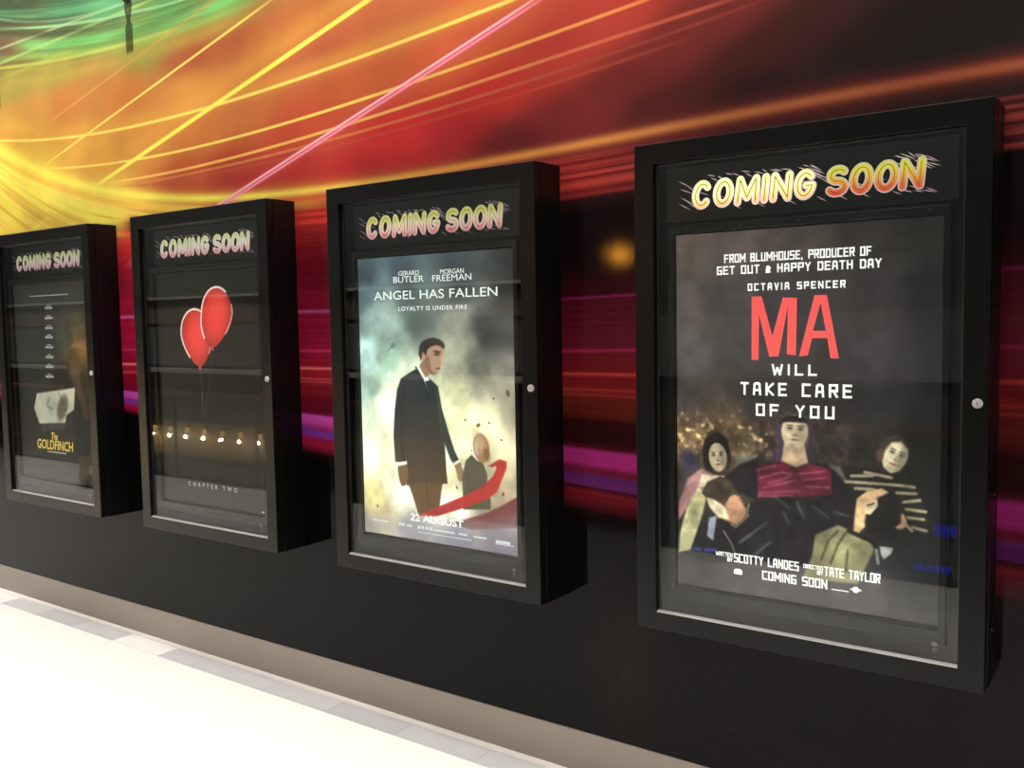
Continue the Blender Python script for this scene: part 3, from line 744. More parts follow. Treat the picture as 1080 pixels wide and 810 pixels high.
# ---- black poster with two red balloons
cv = Canvas(PX0, PX1, PZ0, PZ1, 220, 316, (12, 12, 12))
cv.C *= (.8+.4*cv.noise(8, 2))[..., None]
def balloon(top, right, tip, left, c):
    n = 40; cx = (left[0]+right[0])/2; pts = []
    for k in range(n):
        a = 2*math.pi*k/n
        x = math.cos(a); z = math.sin(a)
        hw = (right[0]-left[0])/2
        zc = (left[1]+right[1])/2
        if z >= 0: pts.append((cx+hw*x+(top[0]-cx)*z, zc+(top[1]-zc)*z))
        else: pts.append((cx+hw*x*(1-.28*z*z)+(tip[0]-cx)*(-z), zc+(zc-tip[1])*z))
    return pts
B2 = [(0.58,1.147),(0.688,1.025),(0.537,0.874),(0.466,1.029)]
B1 = [(0.414,1.052),(0.527,0.938),(0.44,0.787),(0.306,0.94)]
for Bq in (B1, B2):
    pts = balloon(Bq[0], Bq[1], Bq[2], Bq[3], 0)
    cx = sum(p[0] for p in pts)/len(pts); cz = sum(p[1] for p in pts)/len(pts)
    q = np.hypot((cv.X-cx)/.12, (cv.Z-cz)/.15)
    cv.poly(pts, (212, 58, 52), .004, 1.0, shade=np.clip(1.12-.38*q*q, .45, 1.1))
    cv.line(pts[36:]+pts[:3], .0035, (245, 200, 190), .8)
    cv.line(pts[6:26], .0045, (250, 225, 215), .95)
    cv.ell(cx+.03, cz+.05, .05, .05, (228, 78, 70), 0, .9, .6)
    tip = Bq[2]
    cv.poly([(tip[0]-.012, tip[1]-.012), (tip[0]+.012, tip[1]-.012), (tip[0]+.003, tip[1]+.012), (tip[0]-.003, tip[1]+.012)], (175, 80, 70), .003)
cv.line([(0.439,0.773),(0.448,0.686),(0.446,0.555)], .0015, (105, 105, 102), .8)
cv.line([(0.536,0.857),(0.507,0.731),(0.46,0.555)], .0015, (80, 80, 78), .8)
m2 = print_material('balloon_poster_print', .75, .8)
t = poster(1, cv, 'black poster with two red balloons on strings', m2)
mw2 = ink('grey_white_ink', (200, 205, 200), .6)
write(t, 'CHAPTER TWO', .318, .678, .226, .246, mw2, 0.0, 1.9)
link('small_print', poly_mesh('small_print', [[(.843, .152), (.862, .152), (.862, .158), (.843, .158)]], SY), mw2, t)

# ---- bright poster: man in a dark suit in pale smoke
cv = Canvas(PX0, PX1, PZ0, PZ1, 300, 430, (120, 130, 125))
cv.field([(.15,1.2,(62,76,84)),(.35,1.2,(78,92,100)),(.6,1.2,(70,78,82)),(.85,1.2,(56,58,58)),(.15,1.08,(84,104,108)),(.38,1.08,(88,104,106)),(.62,1.08,(82,88,86)),(.85,1.06,(62,62,60)),(.17,.97,(140,165,160)),(.3,.97,(150,172,162)),(.45,1.0,(100,112,106)),(.6,.96,(150,154,140)),(.75,.95,(66,68,66)),(.85,.92,(74,76,74)),(.16,.85,(205,232,222)),(.27,.85,(170,200,180)),(.35,.8,(232,244,215)),(.6,.85,(175,176,152)),(.7,.82,(130,130,118)),(.84,.82,(120,118,108)),(.16,.72,(150,172,160)),(.25,.68,(232,240,212)),(.62,.72,(238,236,196)),(.75,.72,(180,176,152)),(.86,.72,(160,156,138)),(.16,.58,(190,200,176)),(.25,.55,(250,248,215)),(.62,.58,(250,245,200)),(.76,.58,(222,214,178)),(.86,.6,(178,170,146)),(.2,.42,(255,250,205)),(.3,.4,(255,252,222)),(.58,.45,(255,248,205)),(.8,.46,(214,204,170)),(.87,.46,(196,184,152)),(.18,.3,(248,234,175)),(.3,.32,(255,252,225)),(.45,.3,(255,250,220)),(.6,.3,(250,240,210)),(.8,.3,(200,180,150)),(.2,.21,(205,190,145)),(.4,.18,(150,145,150)),(.6,.18,(128,122,138)),(.8,.18,(105,95,108)),(.15,.16,(165,160,135))], 9, 9, .07, 4)
cv.C *= (.62+.76*cv.noise(8, 12, 5))[..., None]
cv.C = 128+(cv.C-128)*1.12
cv.C = np.clip(cv.C*np.where(cv.C > 190, 1.03, 1.0), 0, 255)
suit = (44, 48, 50); warm = (112, 78, 48)
# far hand and weapon-side arm, trousers, jacket
cv.poly([(0.357,0.357),(0.375,0.319),(0.405,0.241),(0.504,0.252),(0.518,0.333),(0.528,0.383),(0.462,0.416)], (104,80,52), .006, 1.0)
body = [(0.412,0.8),(0.372,0.782),(0.331,0.76),(0.311,0.718),(0.296,0.641),(0.286,0.539),(0.292,0.439),(0.341,0.438),(0.336,0.383),(0.35,0.351),(0.432,0.375),(0.511,0.371),(0.551,0.377),(0.546,0.423),(0.543,0.491),(0.54,0.575),(0.528,0.672),(0.516,0.735),(0.48,0.762),(0.444,0.79)]
g = np.clip((cv.Z-.30)/.38, 0, 1)
sh = (1.0+.25*(cv.noise(10, 31)-.5))
mB = cv.poly(body, suit, .006, 1.0, shade=sh)
cv.C = cv.C*(1-(mB*(1-g)*.75)[..., None])+np.array(warm)*(mB*(1-g)*.75)[..., None]
cv.poly([(0.51,0.715),(0.533,0.651),(0.559,0.576),(0.588,0.502),(0.618,0.451),(0.597,0.436),(0.567,0.468),(0.538,0.532),(0.516,0.617)], (58,62,58), .006)
cv.poly([(0.581,0.456),(0.609,0.471),(0.614,0.461),(0.586,0.444)], (235,228,205), .004)
cv.poly([(0.586,0.446),(0.611,0.459),(0.627,0.43),(0.629,0.402),(0.615,0.386),(0.601,0.397),(0.596,0.419)], (150,118,88), .004)
cv.poly([(0.292,0.434),(0.35,0.446),(0.352,0.432),(0.294,0.421)], (250,245,225), .004)
cv.poly([(0.304,0.422),(0.349,0.432),(0.357,0.402),(0.353,0.371),(0.341,0.35),(0.322,0.346),(0.311,0.365),(0.306,0.392)], (120,92,62), .005)
cv.line([(0.443,0.392),(0.449,0.326),(0.458,0.251)], .003, (70,54,38), .7, .006)
cv.line([(0.348,0.744),(0.33,0.642),(0.328,0.518),(0.338,0.446)], .003, (28,30,32), .6, .008)
cv.line([(0.505,0.737),(0.519,0.65),(0.528,0.553)], .003, (80,84,80), .6, .006)
# shirt, tie
cv.poly([(0.409,0.807),(0.433,0.816),(0.469,0.775),(0.477,0.751),(0.472,0.681),(0.454,0.746)], (236,238,228), .004)
cv.poly([(0.454,0.753),(0.477,0.758),(0.487,0.717),(0.491,0.662),(0.479,0.64),(0.467,0.692)], (36,54,54), .004)
cv.line([(0.409,0.805),(0.443,0.759),(0.469,0.681)], .004, (30,32,33), .8, .004)
# head: generic profile turned to the right and down
cv.poly([(0.433,0.822),(0.465,0.823),(0.475,0.773),(0.455,0.768),(0.427,0.807)], (150,116,92), .005)
cv.poly([(0.438,0.868),(0.459,0.89),(0.502,0.899),(0.535,0.888),(0.546,0.869),(0.544,0.847),(0.536,0.828),(0.53,0.806),(0.518,0.787),(0.495,0.776),(0.475,0.784),(0.456,0.801),(0.439,0.825)], (176,140,112), .005)
cv.poly([(0.46,0.845),(0.477,0.845),(0.484,0.801),(0.498,0.778),(0.478,0.784),(0.456,0.801),(0.442,0.825)], (120,92,74), .008, .8)
cv.poly([(0.434,0.833),(0.424,0.855),(0.428,0.882),(0.442,0.901),(0.468,0.912),(0.496,0.916),(0.527,0.91),(0.546,0.899),(0.554,0.884),(0.546,0.873),(0.532,0.884),(0.507,0.888),(0.484,0.882),(0.468,0.871),(0.46,0.847),(0.449,0.855),(0.443,0.842)], (44,37,33), .007, 1.0, shade=.75+.6*cv.noise(45, 33, 2))
cv.ell(*[(0.514,0.854)][0], .014, .006, (84,58,46), 0, .9, .9); cv.ell(*[(0.515,0.864)][0], .018, .004, (50,36,30), -.1, .9, .9)
cv.ell(*[(0.539,0.835)][0], .008, .016, (206,172,142), 0, .9, .7); cv.ell(*[(0.518,0.802)][0], .012, .004, (112,66,56), 0, .9, .9); cv.ell(*[(0.492,0.784)][0], .018, .008, (128,98,80), 0, .9, .6)
cv.ell(*[(0.448,0.845)][0], .008, .016, (190,146,116), 0, .6, .9)
# second, older man behind
cv.poly([(0.639,0.468),(0.672,0.497),(0.696,0.486),(0.719,0.464),(0.737,0.426),(0.733,0.375),(0.75,0.334),(0.749,0.3),(0.623,0.287),(0.621,0.408)], (88,82,66), .006, 1.0, shade=.9+.3*cv.noise(9, 41))
cv.poly([(0.664,0.495),(0.683,0.5),(0.706,0.47),(0.693,0.471)], (236,232,215), .004)
hc = [(0.712,0.519)][0]
cv.ell(hc[0], hc[1], .037, .054, (164,120,86), .2, .12); cv.ell(hc[0]-.010, hc[1]+.016, .026, .034, (204,170,134), .2, .9, .7); cv.ell(hc[0]-.022, hc[1]-.004, .012, .024, (196,188,172), .1, .9, .7); cv.ell(hc[0]-.010, hc[1]-.008, .007, .012, (186,138,104), 0, .5, .9); cv.ell(hc[0]+.024, hc[1]-.022, .014, .022, (120,84,60), .2, .9, .7)
cv.line([(0.72,0.511),(0.739,0.513)], .002, (95,66,48), .7)
# red banner blowing across the foot, darker fold below
cv.poly([(0.39,0.235),(0.497,0.282),(0.619,0.334),(0.714,0.382),(0.76,0.42),(0.779,0.451),(0.764,0.47),(0.793,0.485),(0.823,0.479),(0.823,0.456),(0.801,0.411),(0.779,0.367),(0.729,0.332),(0.62,0.291),(0.496,0.247)], (168,52,48), .006, 1.0, shade=.75+.55*cv.noise(8, 51, 3, 2.0, .7))
cv.poly([(0.74,0.456),(0.766,0.47),(0.774,0.463),(0.761,0.453)], (160,56,52), .006)
cv.poly([(0.866,0.358),(0.807,0.324),(0.728,0.285),(0.619,0.247),(0.549,0.231),(0.659,0.215),(0.869,0.247)], (112,58,56), .008, .9, shade=.8+.4*cv.noise(8, 52))
cv.poly([(0.126,0.213),(0.284,0.219),(0.419,0.22),(0.713,0.237),(0.867,0.284),(0.867,0.19),(0.123,0.118)], (142,140,150), .06, .55)
for p_, r_ in [((0.7, 0.601), 7),((0.749, 0.612), 4),((0.834, 0.72), 9),((0.802, 0.554), 4),((0.595, 0.366), 5),((0.805, 0.361), 6),((0.64, 0.617), 4),((0.771, 0.7), 4),((0.192, 0.255), 5),((0.667, 0.508), 3)]:
    cv.ell(p_[0], p_[1], r_*.0013, r_*.0009, (86,74,58), r_*2.3, .5, .85)
# small helicopter far off
hp = [(0.296,0.886)][0]
cv.ell(hp[0], hp[1], .014, .009, (92,112,108), .5, .5, .8); cv.line([(0.26,0.908),(0.337,0.926)], .0016, (105,125,120), .8); cv.line([(0.29,0.886),(0.268,0.863)], .002, (100,118,114), .8)
m3 = print_material('bright_poster_print', 1.18, .2)
t = poster(2, cv, 'bright backlit poster with a man in a dark suit standing in pale smoke', m3)
mw3 = ink('white_ink', (240, 244, 240), .95)
write(t, 'GERARD', .335, .438, 1.149, 1.166, mw3, 0.0); write(t, 'BUTLER', .308, .460, 1.123, 1.146, mw3, 0.0)
write(t, 'MORGAN', .540, .650, 1.146, 1.164, mw3, 0.0); write(t, 'FREEMAN', .502, .684, 1.121, 1.144, mw3, 0.0)
write(t, 'ANGEL HAS FALLEN', .204, .798, 1.060, 1.093, mw3, .004, 1.0, 0, 'title_lettering')
write(t, 'LOYALTY IS UNDER FIRE', .331, .662, 1.017, 1.033, mw3, .008, 1.15)
write(t, '22 AUGUST', .364, .624, .218, .246, mw3, .022)
sm = []
for a, b, z, h in ((.165,.25,.196,.007),(.30,.335,.192,.012),(.345,.372,.192,.009),(.40,.414,.190,.013),(.418,.432,.190,.013),(.440,.452,.191,.012),(.458,.474,.190,.013),(.480,.58,.191,.007),(.60,.64,.191,.007),(.67,.73,.190,.006),(.77,.835,.182,.011),(.77,.85,.178,.003),(.40,.66,.176,.003)):
    sm.append([(a, z), (b, z), (b, z+h), (a, z+h)])
tag(link('credit_marks', poly_mesh('credit_marks', sm, SY), ink('faint_white_ink', (225, 228, 230), .6), t), kind='stuff')

# ---- dark poster: people slumped on a sofa
cv = Canvas(PX0, PX1, PZ0, PZ1, 300, 430, (60, 54, 52))
cv.field([(.14,1.2,(100,86,78)),(.3,1.2,(92,80,74)),(.5,1.2,(76,66,62)),(.7,1.2,(48,44,42)),(.86,1.2,(34,32,31)),(.14,1.0,(92,84,78)),(.3,1.0,(72,66,64)),(.5,1.0,(62,58,58)),(.7,1.0,(52,48,48)),(.86,1.0,(28,27,27)),(.14,.85,(84,80,78)),(.4,.85,(66,62,62)),(.7,.85,(60,57,58)),(.86,.85,(38,37,37)),(.14,.72,(66,60,56)),(.4,.72,(54,50,50)),(.7,.72,(46,44,44)),(.86,.72,(30,29,29)),(.14,.6,(120,96,68)),(.3,.62,(92,76,56)),(.45,.64,(60,52,44)),(.65,.64,(48,42,38)),(.86,.62,(26,25,24)),(.14,.5,(70,60,50)),(.5,.5,(40,36,38)),(.86,.45,(20,20,21)),(.14,.35,(40,38,36)),(.5,.35,(44,38,42)),(.86,.3,(24,24,28)),(.14,.22,(66,60,62)),(.4,.22,(84,74,78)),(.65,.2,(84,78,78)),(.86,.2,(56,54,54)),(.4,.15,(82,76,76)),(.8,.15,(64,62,62))], 9, 9, .03, 6)
cv.C *= (.78+.44*cv.noise(22, 61))[..., None]
g = cv.noise(60, 62, 2); band = np.exp(-((cv.Z-.62)/.07)**2)*np.clip((.62-cv.X)/.3, 0, 1)
cv.C = cv.C+(np.clip(g-.62, 0, 1)*3*band)[..., None]*np.array((200, 170, 120))
dark = (30, 26, 29)
cv.C = cv.C+(np.clip(cv.noise(45, 64, 3)-.45, 0, 1)*1.2*np.exp(-((cv.Z-.60)/.09)**2)*np.clip((.8-cv.X)/.4, 0, 1))[..., None]*np.array((150, 118, 84))
# sofa back and cushions
cv.poly([(0.118,0.465),(0.125,0.543),(0.194,0.554),(0.2,0.502),(0.184,0.436),(0.124,0.371)], (74,66,66), .01, .8)
cv.ell(*[(0.16,0.537)][0], .022, .04, (62,58,96), .3, .6, .7)
cv.poly([(0.309,0.562),(0.373,0.567),(0.379,0.517),(0.312,0.505)], (112,112,100), .008, .8)
cv.poly([(0.582,0.555),(0.629,0.553),(0.662,0.521),(0.611,0.498)], (108,102,90), .008, .7)
# left seated figure
cv.ell(*[(0.249,0.558)][0], .046, .070, (34,27,24), 0, .2)
cv.poly([(0.206,0.514),(0.291,0.515),(0.309,0.448),(0.206,0.453)], (60,48,42), .01)
cv.poly([(0.156,0.481),(0.2,0.514),(0.237,0.499),(0.212,0.456),(0.162,0.404),(0.124,0.347),(0.124,0.401)], (176,128,122), .008)
cv.poly([(0.2,0.496),(0.273,0.496),(0.261,0.472),(0.188,0.454)], (212,196,170), .006)
fc = [(0.252,0.552)][0]
cv.face(fc[0], fc[1], .028, .043, (232,212,174), .08)
# centre seated figure with spread arms
cv.poly([(0.379,0.561),(0.321,0.535),(0.267,0.484),(0.297,0.458),(0.374,0.432),(0.379,0.497)], dark, .008)
cv.poly([(0.532,0.567),(0.598,0.54),(0.65,0.481),(0.663,0.416),(0.599,0.409),(0.567,0.473)], dark, .008)
cv.poly([(0.43,0.587),(0.427,0.642),(0.447,0.679),(0.485,0.697),(0.523,0.686),(0.545,0.644),(0.548,0.579),(0.545,0.549),(0.513,0.539),(0.453,0.536),(0.405,0.544)], (70,56,66), .010, 1.0, shade=.7+.6*cv.noise(40, 77, 2, 2.0, .3))
cv.poly([(0.458,0.622),(0.51,0.625),(0.524,0.556),(0.491,0.54),(0.447,0.555)], (206,176,140), .006)
fc = [(0.485,0.643)][0]
cv.face(fc[0], fc[1], .038, .047, (236,212,174), -.05, .05, .3)
cv.poly([(0.436,0.665),(0.463,0.688),(0.507,0.69),(0.531,0.664),(0.512,0.669),(0.469,0.669)], (36,28,32), .006)
cv.poly([(0.373,0.533),(0.447,0.555),(0.486,0.536),(0.529,0.553),(0.587,0.544),(0.593,0.47),(0.492,0.449),(0.379,0.443)], (106,32,50), .006, 1.0, shade=.7+.55*cv.noise(24, 81, 3, .7, 1.8))
for a in ([(0.376,0.522),(0.43,0.54)],[(0.385,0.5),(0.447,0.522),(0.48,0.519)],[(0.408,0.485),(0.475,0.513)],[(0.396,0.473),(0.486,0.501)],[(0.382,0.455),(0.497,0.472)],[(0.497,0.521),(0.572,0.535)],[(0.508,0.505),(0.577,0.517)],[(0.379,0.446),(0.481,0.456)],[(0.519,0.487),(0.583,0.49)]):
    cv.line(a, .0022, (206,112,134), .6, .007)
# dark laps and jackets
cv.poly([(0.215,0.345),(0.35,0.424),(0.464,0.452),(0.598,0.465),(0.663,0.429),(0.651,0.374),(0.573,0.324),(0.52,0.26),(0.199,0.226),(0.123,0.251),(0.143,0.313)], (32,28,32), .01, .95, shade=.6+.8*cv.noise(26, 71, 3, 1.6, .8))
for a in ([(0.43,0.449),(0.47,0.419)],[(0.492,0.438),(0.514,0.396)],[(0.54,0.432),(0.583,0.404)],[(0.599,0.422),(0.635,0.415)],[(0.321,0.3),(0.402,0.367)],[(0.35,0.253),(0.414,0.312)],[(0.453,0.406),(0.47,0.375)]):
    cv.line(a, .0035, (128,138,146), .5, .008)
# front left figure, head bowed
cv.poly([(0.188,0.454),(0.219,0.439),(0.2,0.361),(0.162,0.256),(0.123,0.245),(0.127,0.305),(0.15,0.385)], (202,196,146), .008)
cv.poly([(0.224,0.364),(0.249,0.373),(0.237,0.295),(0.218,0.308)], (168,170,192), .006)
cv.poly([(0.273,0.456),(0.321,0.438),(0.35,0.384),(0.315,0.351),(0.273,0.364),(0.249,0.396)], (186,140,106), .008)
cv.poly([(0.212,0.433),(0.237,0.424),(0.273,0.404),(0.291,0.366),(0.255,0.367),(0.225,0.399)], (226,212,172), .006)
cv.poly([(0.2,0.438),(0.219,0.474),(0.261,0.495),(0.297,0.481),(0.315,0.449),(0.291,0.435),(0.273,0.404),(0.243,0.424),(0.212,0.427)], (52,42,34), .006, 1.0, shade=.8+.8*cv.noise(50, 72, 2))
cv.line([(0.35,0.418),(0.339,0.377),(0.309,0.345),(0.297,0.352)], .004, (120,108,92), .9, .003)
cv.line([(0.27,0.329),(0.297,0.291),(0.309,0.258)], .002, (170,160,150), .7)
# right figure asleep in a striped jumper
cv.poly([(0.613,0.552),(0.69,0.558),(0.773,0.549),(0.821,0.517),(0.84,0.448),(0.836,0.384),(0.726,0.368),(0.663,0.455)], (34,31,28), .008)
for a in ([(0.629,0.511),(0.7,0.512),(0.768,0.513),(0.807,0.511)],[(0.655,0.494),(0.705,0.496)],[(0.764,0.492),(0.812,0.494)],[(0.774,0.467),(0.821,0.477)],[(0.788,0.45),(0.836,0.448)],[(0.793,0.428),(0.831,0.427)],[(0.803,0.403),(0.839,0.397)],[(0.644,0.528),(0.7,0.533)],[(0.68,0.541),(0.749,0.532)]):
    cv.line(a, .004, (186,170,138), .8, .005)
cv.poly([(0.694,0.59),(0.714,0.622),(0.738,0.629),(0.739,0.546),(0.7,0.553)], (44,38,32), .006)
cv.poly([(0.729,0.602),(0.743,0.627),(0.767,0.636),(0.787,0.614),(0.782,0.586),(0.77,0.554),(0.749,0.544),(0.729,0.561)], (226,212,176), .006)
cv.poly([(0.733,0.613),(0.757,0.64),(0.782,0.631),(0.789,0.612),(0.767,0.628),(0.743,0.619)], (128,116,96), .005)
fc = [(0.758,0.592)][0]
cv.face(fc[0], fc[1], .031, .045, (226,210,174), -.35, .1, .5)
cv.poly([(0.726,0.587),(0.721,0.617),(0.738,0.642),(0.767,0.651),(0.791,0.632),(0.791,0.612),(0.772,0.631),(0.748,0.627),(0.734,0.608)], (58,50,42), .008, 1.0, shade=.7+.7*cv.noise(70, 79, 2))
cv.ell(*[(0.719,0.591)][0], .010, .018, (92,70,54), 0, .6, .9)
cv.ell(*[(0.769,0.417)][0], .020, .024, (214,166,132), .4, .3); cv.line([(0.784,0.411),(0.803,0.393)], .004, (200,170,140), .9)
# front right figure resting its head in its hand
cv.poly([(0.536,0.284),(0.546,0.351),(0.609,0.386),(0.646,0.374),(0.696,0.348),(0.707,0.329),(0.682,0.272),(0.665,0.227),(0.509,0.219)], (160,154,112), .008, 1.0, shade=.75+.5*cv.noise(14, 73))
for a in ([(0.563,0.282),(0.583,0.339),(0.609,0.369)],[(0.589,0.275),(0.61,0.332),(0.63,0.367)],[(0.631,0.259),(0.636,0.319)]):
    cv.line(a, .003, (70,66,50), .8, .006)
cv.poly([(0.651,0.374),(0.655,0.428),(0.66,0.466),(0.685,0.489),(0.725,0.501),(0.744,0.49),(0.715,0.466),(0.703,0.433),(0.681,0.389),(0.666,0.371)], (222,182,132), .006)
cv.poly([(0.686,0.442),(0.71,0.471),(0.749,0.495),(0.778,0.472),(0.774,0.41),(0.741,0.38),(0.691,0.374),(0.681,0.399)], (28,24,24), .008)
cv.poly([(0.68,0.457),(0.713,0.471),(0.715,0.45),(0.696,0.425),(0.681,0.426)], (232,206,164), .005); cv.line([(0.688,0.45),(0.705,0.457)], .002, (70,50,40))
cv.line([(0.638,0.373),(0.671,0.361),(0.706,0.35)], .006, (30,28,26), .9, .004)
cv.poly([(0.721,0.341),(0.756,0.34),(0.751,0.324),(0.732,0.306),(0.724,0.32)], (176,176,170), .005); cv.line([(0.712,0.329),(0.717,0.293)], .004, (160,160,152), .8)
for a in ([(0.174,0.261),(0.193,0.263)],[(0.212,0.263),(0.243,0.267)]):
    cv.line(a, .005, (72,72,168), .8)
form = (.55+.9*cv.noise(18, 90, 4))*(.85+.3*cv.noise(70, 92, 2))
low = np.clip((.70-cv.Z)/.06, 0, 1)*np.clip((cv.Z-.27)/.05, 0, 1)
cv.C = cv.C*(1+(form-1)*low*.95)[..., None]
m4 = print_material('dark_poster_print', .95, .25)
t = poster(3, cv, 'dark backlit poster with five people slumped on a sofa under a big red title', m4)
mw4 = ink('bright_white_ink', (246, 244, 240), .98)
wsq(t, 'FROM BLUMHOUSE, PRODUCER OF', .275, .693, 1.131, 1.156, mw4, 0.0040, 0.62)
wsq(t, 'GET OUT & HAPPY DEATH DAY', .252, .719, 1.097, 1.122, mw4, 0.0044, 0.62)
wsq(t, 'OCTAVIA SPENCER', .347, .625, 1.047, 1.068, mw4, 0.004, 0.95)
wsq(t, 'WILL', .419, .549, .803, .835, mw4, 0.0062, 1.0)
wsq(t, 'TAKE CARE', .325, .645, .743, .781, mw4, 0.0066, 0.95)
wsq(t, 'OF YOU', .372, .598, .683, .719, mw4, 0.0064, 0.95)
wsq(t, 'WRITTEN', .246, .300, .252, .265, mw4, 0.0022, 0.42); wsq(t, 'BY', .283, .300, .238, .250, mw4, 0.0024, 0.42)
wsq(t, 'SCOTTY LANDES', .304, .500, .239, .266, mw4, 0.0042, 0.60)
wsq(t, 'DIRECTED', .513, .569, .251, .263, mw4, 0.0022, 0.42); wsq(t, 'BY', .552, .569, .237, .249, mw4, 0.0024, 0.42)
wsq(t, 'TATE TAYLOR', .572, .724, .237, .264, mw4, 0.0042, 0.60)
wsq(t, 'COMING SOON', .391, .581, .199, .226, mw4, 0.0046, 0.58)
lg = [[(.304,.203),(.330,.203),(.330,.215),(.324,.220),(.310,.220),(.304,.215)], [(.592,.200),(.640,.200),(.640,.203),(.592,.203)], [(.644,.208),(.674,.208),(.674,.212),(.644,.212)]]
lg.append([(.659+.009*math.cos(a*math.pi/6), .210+.009*math.sin(a*math.pi/6)) for a in range(12)])
tag(link('studio_marks', poly_mesh('studio_marks', lg, SY), mw4, t), kind='stuff')
mr = pmat('red_painted_ink', (200, 60, 58), .5, emis=(238, 92, 88), es=.95)
M_ = [(0.359,1.03),(0.389,1.03),(0.421,0.915),(0.451,1.025),(0.492,1.023),(0.489,0.861),(0.463,0.863),(0.466,1.002),(0.439,0.857),(0.412,0.856),(0.381,0.978),(0.38,0.846),(0.359,0.846)]
A_o = [(0.541,1.029),(0.575,1.029),(0.609,0.853),(0.586,0.853),(0.577,0.909),(0.535,0.909),(0.523,0.861),(0.498,0.857)]
A_i = [(0.558,1.007),(0.573,0.929),(0.537,0.93)]
bm = bmesh.new()
def fillpoly(bm, loops):
    es = []
    for lp in loops:
        vs = [bm.verts.new((a, SY, b)) for a, b in lp]
        es += [bm.edges.new((vs[k], vs[(k+1) % len(vs)])) for k in range(len(vs))]
    bmesh.ops.triangle_fill(bm, use_beauty=True, use_dissolve=False, edges=es, normal=(0, -1, 0))
bm.free()
for loops in ([M_], [A_o, A_i]):
    bm = bmesh.new(); fillpoly(bm, loops)
    mt = bpy.data.meshes.new('title_letter'); bm.to_mesh(mt); bm.free()
    link('title_letter', mt, mr, t)['label'] = 'big red brushed title letter'


# ------------------------------------------------------------------ what the glass doors mirror: the far side of the corridor
m_rail_w = pmat('reddish_wood_rail', (118, 58, 42), 0.35, noise=.2, nscale=8)
m_post = pmat('dark_steel_post', (48, 48, 50), 0.4, metal=.6)
t = empty('glass_balustrade', (0, -3.42, 0)); tag(t, 'glass balustrade with a reddish wooden handrail on the open side of the corridor', 'balustrade')
link('handrail', boxmesh('handrail', X0+.05, X1-.05, -.03, .03, .885, .93, bev=.008), m_rail_w, t)
link('base_channel', boxmesh('base_channel', X0+.05, X1-.05, -.03, .03, 0.001, .035, bev=.003), m_post, t)
n_p = 13; wd = (X1-X0-.1)/n_p
for k in range(n_p):
    a = X0+.05+wd*k
    link('pane', boxmesh('pane', a+.012, a+wd-.012, -.006, .006, .036, .884), m_glass, t)
for k in range(n_p+1):
    a = min(max(X0+.05+wd*k, X0+.07), X1-.07)
    link('post', boxmesh('post', a-.01, a+.01, -.012, .012, .036, .884, bev=.002), m_post, t)

m_fac = pmat('atrium_grey_wall', (120, 116, 114), 0.8, noise=.1, nscale=1.5)
m_facd = pmat('atrium_dark_wall', (70, 74, 70), 0.8, noise=.2, nscale=1.0)
m_facb = pmat('atrium_brown_band', (128, 110, 92), 0.75, noise=.12, nscale=1.2)
m_ledge = pmat('pale_ledge', (205, 200, 190), 0.6, noise=.05)
FX0, FX1, FY = -34.0, 8.0, -12.0
fw_ = link('wall_atrium', boxmesh('wall_atrium', FX0, FX1, FY-.3, FY, -5.0, 6.0), m_facd); tag(fw_, kind='structure')
link('wall_band', boxmesh('wall_band', FX0, FX1, FY, FY+.12, .62, 1.66), m_fac, fw_)
link('wall_band', boxmesh('wall_band', FX0, -7.5, FY, FY+.16, 1.70, 2.30), m_facb, fw_)
link('ledge', boxmesh('ledge', FX0, -8.5, FY, FY+.30, .44, .54), m_ledge, fw_)
link('ledge', boxmesh('ledge', FX0, -7.5, FY, FY+.30, 2.32, 2.38), m_ledge, fw_)
link('plinth_band', boxmesh('plinth_band', FX0, -9.0, FY, FY+.05, -1.75, -.85), m_facb, fw_)
af = link('floor_atrium', boxmesh('floor_atrium', FX0, FX1, FY, -3.58, -5.2, -5.0), m_facd); tag(af, kind='structure')
aw = bpy.data.lights.new('atrium_fill_light', 'AREA'); aw.shape = 'RECTANGLE'; aw.size = 30; aw.size_y = 4; aw.energy = 4200; aw.color = (1, .97, .93)  # fill added high up, without a fixture, to brighten the mirrored atrium wall
ao = bpy.data.objects.new('atrium_fill_light', aw); COL.objects.link(ao); ao.location = (-12, -9.5, 7.6); ao.rotation_euler = (R(-25), 0, 0)
# warm wall lights along the lower level
m_warm = pmat('warm_lamp', (255, 220, 150), .5, emis=(255, 205, 110), es=1.3)
for k in range(12):
    lx = -23.6 + .72*k
    t = empty('wall_lamp', (lx, FY+.05, -1.05)); tag(t, 'small warm wall lamp across the void, %s from the left in its row' % ['first','second','third','fourth','fifth','sixth','seventh','eighth','ninth','tenth','eleventh','twelfth'][k], 'lamp', 'row of warm wall lamps across the void')
    link('bracket', boxmesh('bracket', -.05, .05, 0.0, .10, .06, .12, bev=.006), m_post, t)
    bm = bmesh.new(); lathe(bm, [(.02, .06), (.05, .03), (.06, -.04), (.05, -.08)], (0, .10, 0), 16)
    link('shade', bm_mesh('shade', bm, True), m_warm, t)
    pl = bpy.data.lights.new('wall_lamp_glow', 'POINT'); pl.energy = 55; pl.color = (1, .74, .38); pl.shadow_soft_size = .03
    po = bpy.data.objects.new('wall_lamp_glow', pl); COL.objects.link(po); po.location = (lx, FY+.20, -1.22)
